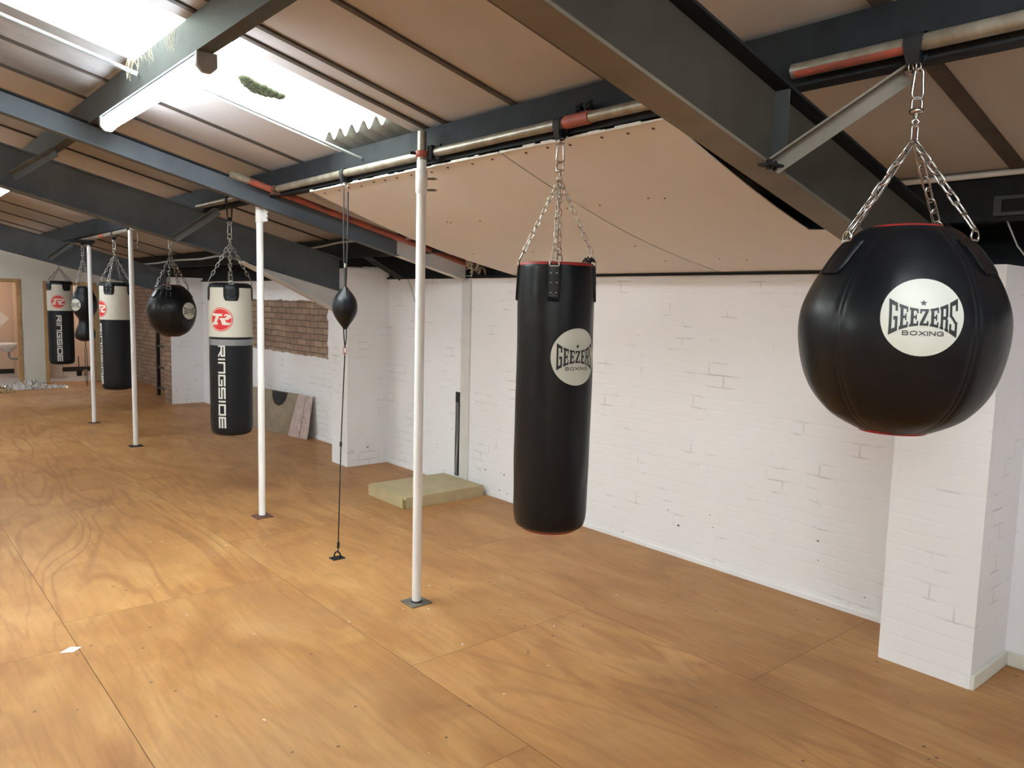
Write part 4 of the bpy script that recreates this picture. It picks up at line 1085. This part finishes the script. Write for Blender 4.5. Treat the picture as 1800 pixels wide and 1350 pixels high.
def ring_bag(label, y, zt, zb, r, zc_top, zc_bot, logo_a, logo_z, logo_r, txt_a, txt_top, txt_len, txt_h, tabs, strap_z, silver=None, sz=None):
    pr = cyl_prof(zt - .03, zb, r, .003, .055)
    pr = [(zt, r * .80), (zt - .012, r * .93)] + pr
    t = thing('punch_bag', label, 'punch bag', (HX, y, zb), 'cream and black punch bags')
    bd = Body(HX, y, pr, .0022, (), 0, seed=y)
    bd.mesh(zt, zb, 60, 72, cap_top=True, cap_bot=True).build('body', 'vinyl', t)
    uc = bd.mesh(zc_top, zc_bot, 16, 72, eps=.0018).build('upper_cover', 'cream', t); uc['label'] = 'cream upper part'
    if silver: bd.mesh(silver[0], silver[1], 4, 72, eps=.003).build('tape_band', 'silver', t)['label'] = 'silver band'
    lg = bd.disc(logo_a, logo_z, logo_r, .0034).build('logo', 'logo_red', t); lg['label'] = 'round red logo with a cream R'
    q = bd.quads(logo_a, logo_z, R_LOGO, logo_r * .93, .0046, 3); q2 = bd.disc(logo_a, logo_z, logo_r * .93, .0042, rin=.95)
    q.add(q2.v, q2.f, 0, True); q.build('logo_letter', 'logo_cream', lg)
    zc = txt_top
    bd.quads(txt_a, 0, ringside(txt_top, txt_len, txt_h), 1.0, .0025, 2).build('lettering', 'letter_white', t)['label'] = 'white RINGSIDE lettering reading downwards'
    ap = hang_gear(t, y, strap_z, 0, 'chain_dull')
    hang_tabs(t, bd, tabs, zt - .022, .125, .12, zt - .004, ap, 'vinyl', True, 'chain_dull', pitch=.037, lnk=.047, lw=.021, lr=.0032, ring_r=.02)
    base_ring(t, HX, y, zb)
    return t
ca = math.radians(-110.4)
ring_bag('cream topped black bag with a silver band, hanging beside the second white pole', 6.574, 1.866, .590, .170, 1.825, 1.417, ca - math.radians(27), 1.563, .098, ca - math.radians(26), 1.352, .69, .062,
         [ca + math.radians(d) for d in (2, 92, 182, -88)], 2.352, silver=(1.398, 1.348))
beam_strap(6.574, 2.352, 'black strap on the tube above the silver banded bag', .04, z=2.555)
ca = math.radians(-103.4)
ring_bag('cream topped black bag without a band, hanging between the two far white poles', 10.31, 1.885, .596, .172, 1.838, 1.44, ca - math.radians(66), 1.568, .10, ca - math.radians(72), 1.39, .72, .065,
         [ca + math.radians(d) for d in (-24, 66, 156, -114)], 2.365)
beam_strap(10.31, 2.365, 'black strap on the tube between the two far white poles', .04, z=2.467)
ca = math.radians(-100.2)
ring_bag('furthest cream topped black bag, in front of the right washroom doorway', 13.58, 1.918, .655, .172, 1.862, 1.47, ca - math.radians(10), 1.605, .10, ca - math.radians(8), 1.40, .69, .07,
         [ca + math.radians(d) for d in (-58, 32, 122, -148)], 2.27)
beam_strap(13.58, 2.27, 'black strap on the tube beyond the furthest rafter', .04, z=2.42)

# --- waisted uppercut bag
y = 11.97
pr = [(1.842, .06), (1.83, .085), (1.76, .115), (1.69, .143), (1.60, .158), (1.52, .150), (1.45, .115), (1.40, .082), (1.36, .075), (1.31, .088), (1.25, .112), (1.18, .128), (1.12, .112), (1.09, .06)]
t = thing('uppercut_bag', 'waisted black bag with two bulges and a white badge, behind the furthest pole', 'punch bag', (HX, y, 1.09))
ca = math.atan2(-y, -HX)
bd = Body(HX, y, pr, .003, [ca + math.radians(d) for d in (-20, 52, 124, 196, 268)], .004, seed=5)
bd.mesh(1.842, 1.09, 60, 96, cap_top=True, cap_bot=True).build('body', 'leather', t)
ap = hang_gear(t, y, 2.37, 0, 'chain_dull')
hang_tabs(t, bd, [ca + math.radians(d) for d in (-60, 30, 120, -150)], 1.80, .06, .05, 1.83, ap, 'leather', False, 'chain_dull', pitch=.037, lnk=.047, lw=.021, lr=.003)
geezer_badge(t, bd, ca - math.radians(46), 1.585, .082)
b = MB(); b.tube([(HX, y, 1.09), (HX, y, 1.00)], .006, 6); b.tube([(HX - .012, y, 1.0), (HX - .01, y, .6), (HX, y, .50)], .0045, 6); b.tube([(HX + .012, y, 1.0), (HX + .014, y, .6), (HX + .006, y, .46)], .0045, 6)
b.build('bottom_cord', 'elastic', t)
beam_strap(y, 2.37, 'black strap on the tube beyond the furthest white pole', .04, z=2.459)

# ------------------------------------------------------------------ double-end ball
y = 4.60; yb = 4.575
t = thing('floor_to_ceiling_ball', 'small black leather ball held on elastic cords between tube and floor', 'punch ball', (HX, yb, 1.56))
pr = [(1.835, .016), (1.815, .030), (1.79, .052), (1.75, .074), (1.71, .081), (1.67, .077), (1.63, .058), (1.60, .038), (1.575, .020), (1.56, .012)]
ca = math.atan2(-yb, -HX)
bd = Body(HX, yb, pr, .0015, [ca + math.radians(d) for d in (8, 80, 152, 224, 296)], .003, seed=9)
bd.mesh(1.835, 1.56, 40, 72, cap_top=True, cap_bot=True).build('body', 'leather', t)
b = MB(); b.tube([(HX - .01, yb, 2.455), (HX - .012, yb, 2.2), (HX - .004, yb, 1.83)], .0045, 6); b.tube([(HX + .012, yb - .012, 2.44), (HX + .013, yb - .01, 2.2), (HX + .004, yb, 1.83)], .0055, 6)
b.tube([(HX, yb, 1.96), (HX, yb, 1.83)], .008, 8); b.build('upper_cord', 'elastic', t)
b = MB(); b.tube([(HX, yb, 1.985), (HX, yb, 1.955)], .010, 10); b.build('cord_clip', 'chrome', t)
b = MB(); b.tube([(HX - .010, yb, 1.565), (HX - .006, yb, 1.50), (HX, yb, 1.44)], .004, 6); b.tube([(HX + .010, yb, 1.565), (HX + .010, yb, 1.50), (HX, yb, 1.44)], .004, 6)
b.tube([(HX, yb, 1.41), (HX + .002, 4.63, .8), (HX + .003, 4.67, .05)], [.0042, .0042, .0042], 8)
b.tube([(HX + .0015, 4.63, .81), (HX + .0015, 4.632, .78)], .009, 8); b.tube([(HX + .003, 4.665, .115), (HX + .003, 4.668, .075)], .009, 8)
b.build('lower_cord', 'elastic', t)
b = MB(); carabiner(b, (HX, yb, 1.452), (HX, yb, 1.395), .022, .0035); b.build('carabiner', 'pink_metal', t)['label'] = 'pinkish metal clip'
bs = beam_strap(yb + .01, 2.47, 'black strap on the tube above the small floor to ceiling ball', .04, z=TZ)
t = thing('floor_anchor', 'small black floor plate with a ring holding the ball cord', 'anchor', (HX, 4.675, 0))
b = MB(); b.box(HX - .045, HX + .045, 4.64, 4.71, 0, .006); bevel(b.build('anchor_plate', 'steel_dark', t), .002)
b = MB(); b.tube([Vector((HX, 4.675, .006)) + VR * s_ + Vector((0, 0, z)) for s_, z in ((-.020, 0), (-.020, .022), (-.012, .036), (0, .041), (.012, .036), (.020, .022), (.020, 0))], .0055, 8)
b.build('anchor_ring', 'steel_dark', t)

# ------------------------------------------------------------------ timber platform
t = thing('timber_platform', 'low pale timber platform on the floor against the white wall', 'platform', (3.95, 5.75, 0))
b = MB(); b.box(3.50, 4.33, 5.46, 6.09, .082, .10); bevel(b.build('top_board', 'new_timber', t), .002)
b = MB(); b.box(3.50, 4.33, 5.46, 5.50, 0, .082); b.box(3.50, 4.33, 6.05, 6.09, 0, .082); b.box(4.29, 4.33, 5.50, 6.05, 0, .082); bevel(b.build('frame_board', 'new_timber', t), .002)
b = MB(); b.box(3.495, 3.535, 5.51, 6.05, 0, .082); bevel(b.build('side_board', 'new_timber', t), .002)
b = MB(); b.box(3.494, 3.4995, 5.46, 5.50, .002, .08); b.build('end_grain', 'end_grain', t)['label'] = 'dark greenish end grain'

# ------------------------------------------------------------------ leaning mirror
t = thing('leaning_mirror', 'broken mirror sheet with pink film leaning on the wall under the bare brick patch', 'mirror', (4.2, 9.6, 0))
A = Vector((4.262, 8.93, 0)); B = Vector((4.06, 10.35, 0)); U = Vector((.095, .03, .535)); n_ = (B - A).cross(U).normalized()
if n_.x > 0: n_ = -n_
def quad_slab(P0, P1, U0, th, off):
    b = MB(); v = [P0, P1, P1 + U0, P0 + U0]; v = [p + n_ * off for p in v] + [p + n_ * (off - th) for p in v]
    return b.add(v, [(0, 1, 2, 3), (7, 6, 5, 4), (0, 4, 5, 1), (1, 5, 6, 2), (2, 6, 7, 3), (3, 7, 4, 0)])
quad_slab(A, B, U, .006, 0).build('glass', 'mirror', t)
b = MB(); d = (B - A); 
v = [A + d * .0, A + d * .30, A + d * .22 + U, A + U]; v = [p + n_ * .0015 for p in v]; b.add(v, [(0, 1, 2, 3)])
b.build('film', 'pink_film', t)['label'] = 'protective film with the pink wall reflection in its colour'  # pink of the reflected wall is put into the film colour
b = MB(); v = [A + d * .115, A + d * .125, A + d * .105 + U, A + d * .10 + U]; b.add([p + n_ * .0022 for p in v], [(0, 1, 2, 3)])
for k in range(22):
    s_, h_ = random.uniform(.01, .16), random.uniform(.05, .95); c = A + d * s_ + U * h_ + n_ * .0022; r = random.uniform(.004, .012); e1 = d.normalized() * r; e2 = U.normalized() * r
    b.add([c - e1, c - e2, c + e1, c + e2], [(0, 1, 2, 3)])
b.build('crack', 'rust', t)

b = MB(); c = A + d * .52 + U * .985 + n_ * .0018; e1 = d * .125; e2 = U * -.34
b.add([c + e1 * math.cos(PI * i / 16) + e2 * math.sin(PI * i / 16) for i in range(17)], [tuple(range(17))])
b.build('dark_reflection', 'black', t)['label'] = 'dark half round reflection painted at the top edge'  # dark reflection painted onto the glass as a flat shape

# ------------------------------------------------------------------ far end things
t = thing('metal_rack', 'narrow black ladder rack standing against the bare brick past the last pier', 'rack', (4.2, 14.0, 0))
for yy in (13.62, 14.25):
    b = MB(); b.box(4.02, 4.07, yy, yy + .06, 0, 1.18); b.build('upright', 'black', t)
for z in (.12, .48, .85):
    b = MB(); b.box(4.025, 4.065, 13.68, 14.25, z, z + .035); b.build('rung', 'steel', t)
b = MB(); b.box(3.70, 3.86, YE - .045, YE - .02, .005, 1.88)
tag(bevel(b.build('plywood_board', 'new_timber', loc=(3.78, YE - .03, 0)), .003), 'tall narrow pale board standing right of the right washroom doorway', 'board')
# toilet
t = thing('toilet', 'white toilet in the washroom behind the right doorway', 'toilet', (3.19, 18.25, 0))
b = MB()
def oval(rx, ry, z, n=24, dy=0): return [(3.19 + rx * math.cos(2 * PI * i / n), 18.25 + dy + ry * math.sin(2 * PI * i / n), z) for i in range(n)]
rings = [oval(.13, .20, 0), oval(.125, .19, .05), oval(.10, .14, .15), oval(.11, .15, .25), oval(.17, .22, .36), oval(.19, .25, .40), oval(.17, .22, .40), oval(.12, .16, .30)]
v = sum(rings, []); f = [(k * 24 + i, k * 24 + (i + 1) % 24, (k + 1) * 24 + (i + 1) % 24, (k + 1) * 24 + i) for k in range(len(rings) - 1) for i in range(24)]
b.add(v, f, 0, True); b.build('bowl', 'ceramic', t)
b = MB(); b.box(2.99, 3.39, 18.5, 18.68, .42, .80); b.box(3.09, 3.29, 18.45, 18.66, 0, .42); b.box(2.98, 3.40, 18.49, 18.69, .80, .83); bevel(b.build('cistern', 'ceramic', t), .015)
b = MB(); rings = [oval(.195, .255, .40), oval(.195, .255, .425), oval(.12, .17, .425)]; v = sum(rings, [])
b.add(v, [(k * 24 + i, k * 24 + (i + 1) % 24, (k + 1) * 24 + (i + 1) % 24, (k + 1) * 24 + i) for k in range(2) for i in range(24)], 0, True); b.build('seat', 'ceramic', t)
t = thing('toilet_brush', 'toilet brush in a black holder standing right of the toilet', 'brush', (3.62, 18.35, 0))
b = MB(); b.lathe([(0, .003), (.05, .003), (.055, .14), (.05, .15), (.045, .14)], (3.62, 18.35, 0), 16); b.build('holder', 'black', t)
b = MB(); b.cyl((3.62, 18.35, .1), (3.61, 18.35, .42), .009, 8); b.build('handle', 'black', t)
b = MB(); b.box(3.70, 3.76, 18.30, 18.36, .003, .13); tag(bevel(b.build('cleaner_bottle', 'new_timber', loc=(3.73, 18.33, 0)), .01), 'small pale bottle on the washroom floor beside the toilet brush', 'bottle')
# basin
t = thing('wash_basin', 'white wall basin seen through the left doorway', 'basin', (2.47, 18.5, .66))
b = MB()
def ov(rx, ry, z): return [(2.38 + max(-9, rx * math.cos(2 * PI * i / 24)), 18.5 + ry * math.sin(2 * PI * i / 24), z) for i in range(24)]
rings = [ov(.06, .06, .52), ov(.12, .13, .58), ov(.20, .20, .655), ov(.215, .215, .70), ov(.19, .19, .70), ov(.10, .10, .63)]
v = sum(rings, []); b.add(v, [(k * 24 + i, k * 24 + (i + 1) % 24, (k + 1) * 24 + (i + 1) % 24, (k + 1) * 24 + i) for k in range(5) for i in range(24)], 0, True)
b.build('bowl', 'ceramic', t)
b = MB(); b.tube([(2.40, 18.5, .54), (2.40, 18.5, .42), (2.44, 18.5, .38), (2.59, 18.5, .38)], .02, 10); b.build('waste_pipe', 'conduit', t)
b = MB(); c = Vector((2.27, 18.62, 1.19)); r = .175
b.add([c + Vector((dx, dy, dz)) for dy in (0, .01) for dx, dz in ((-r, 0), (0, -r), (r, 0), (0, r))], [(0, 1, 2, 3), (7, 6, 5, 4), (0, 4, 5, 1), (1, 5, 6, 2), (2, 6, 7, 3), (3, 7, 4, 0)])
tag(b.build('diamond_mirror', 'ceramic', loc=tuple(c)), 'white square hung as a diamond inside the left doorway', 'mirror')
# wrapping debris
b = MB(); n = 26
def crumple(x0, x1, ya, yb, h, seed, mi=0):
    us = [i / n for i in range(n + 1)]
    def f(u, v):
        e = math.sin(PI * u) ** .5 * math.sin(PI * v) ** .5
        q = noise.noise(Vector((u * 9 + seed, v * 7, seed))); q2 = noise.noise(Vector((u * 23, v * 19 + seed, 3)))
        return (x0 + (x1 - x0) * u + q2 * .03, ya + (yb - ya) * v + q * .05, .004 + max(0, (h * (.5 + q) + .03 * q2) * e))
    b.surf(f, us, us, mi=mi, smooth=False)
crumple(2.15, 2.75, 16.1, 16.75, .14, 1); crumple(2.62, 3.05, 16.15, 16.5, .05, 4); crumple(1.9, 2.4, 16.4, 16.9, .10, 9)
o = b.build('wrapping_film', 'film', loc=(2.4, 16.4, 0)); tag(o, 'heap of crumpled clear wrapping film on the floor before the left doorway', 'wrapping', kind='stuff')
b = MB(); crumple(1.70, 2.12, 15.75, 16.05, .09, 12)
tag(b.build('torn_cardboard', 'card', loc=(2.0, 16.1, 0)), 'torn brown cardboard at the left end of the wrapping heap', 'cardboard')
# splinters and paint flakes on the ply floor
b = MB()
for k in range(46):
    x, y = random.uniform(1.2, 3.6), random.uniform(2.2, 7.5)
    r = random.uniform(.003, .009); a = random.random() * PI
    b.add([(x + r * math.cos(a + q) * (1.4 if q in (0, PI) else .6), y + r * math.sin(a + q) * (1.4 if q in (0, PI) else .6), .002) for q in (0, PI / 2, PI, 3 * PI / 2)] + [(x, y, .004)], [(0, 1, 4), (1, 2, 4), (2, 3, 4), (3, 0, 4)])
tag(b.build('paint_flakes', 'panel_edge', loc=(2.4, 4.5, 0)), 'tiny pale flakes scattered over the plywood floor', 'debris', kind='stuff')
b = MB(); b.add([(.70, 4.19, .002), (.755, 4.16, .002), (.80, 4.20, .002), (.755, 4.235, .002)], [(0, 1, 2, 3)])
tag(b.build('paper_scrap', 'panel_edge', loc=(.75, 4.2, 0)), 'small cream paper scrap on the floor at the corner of a board', 'paper')
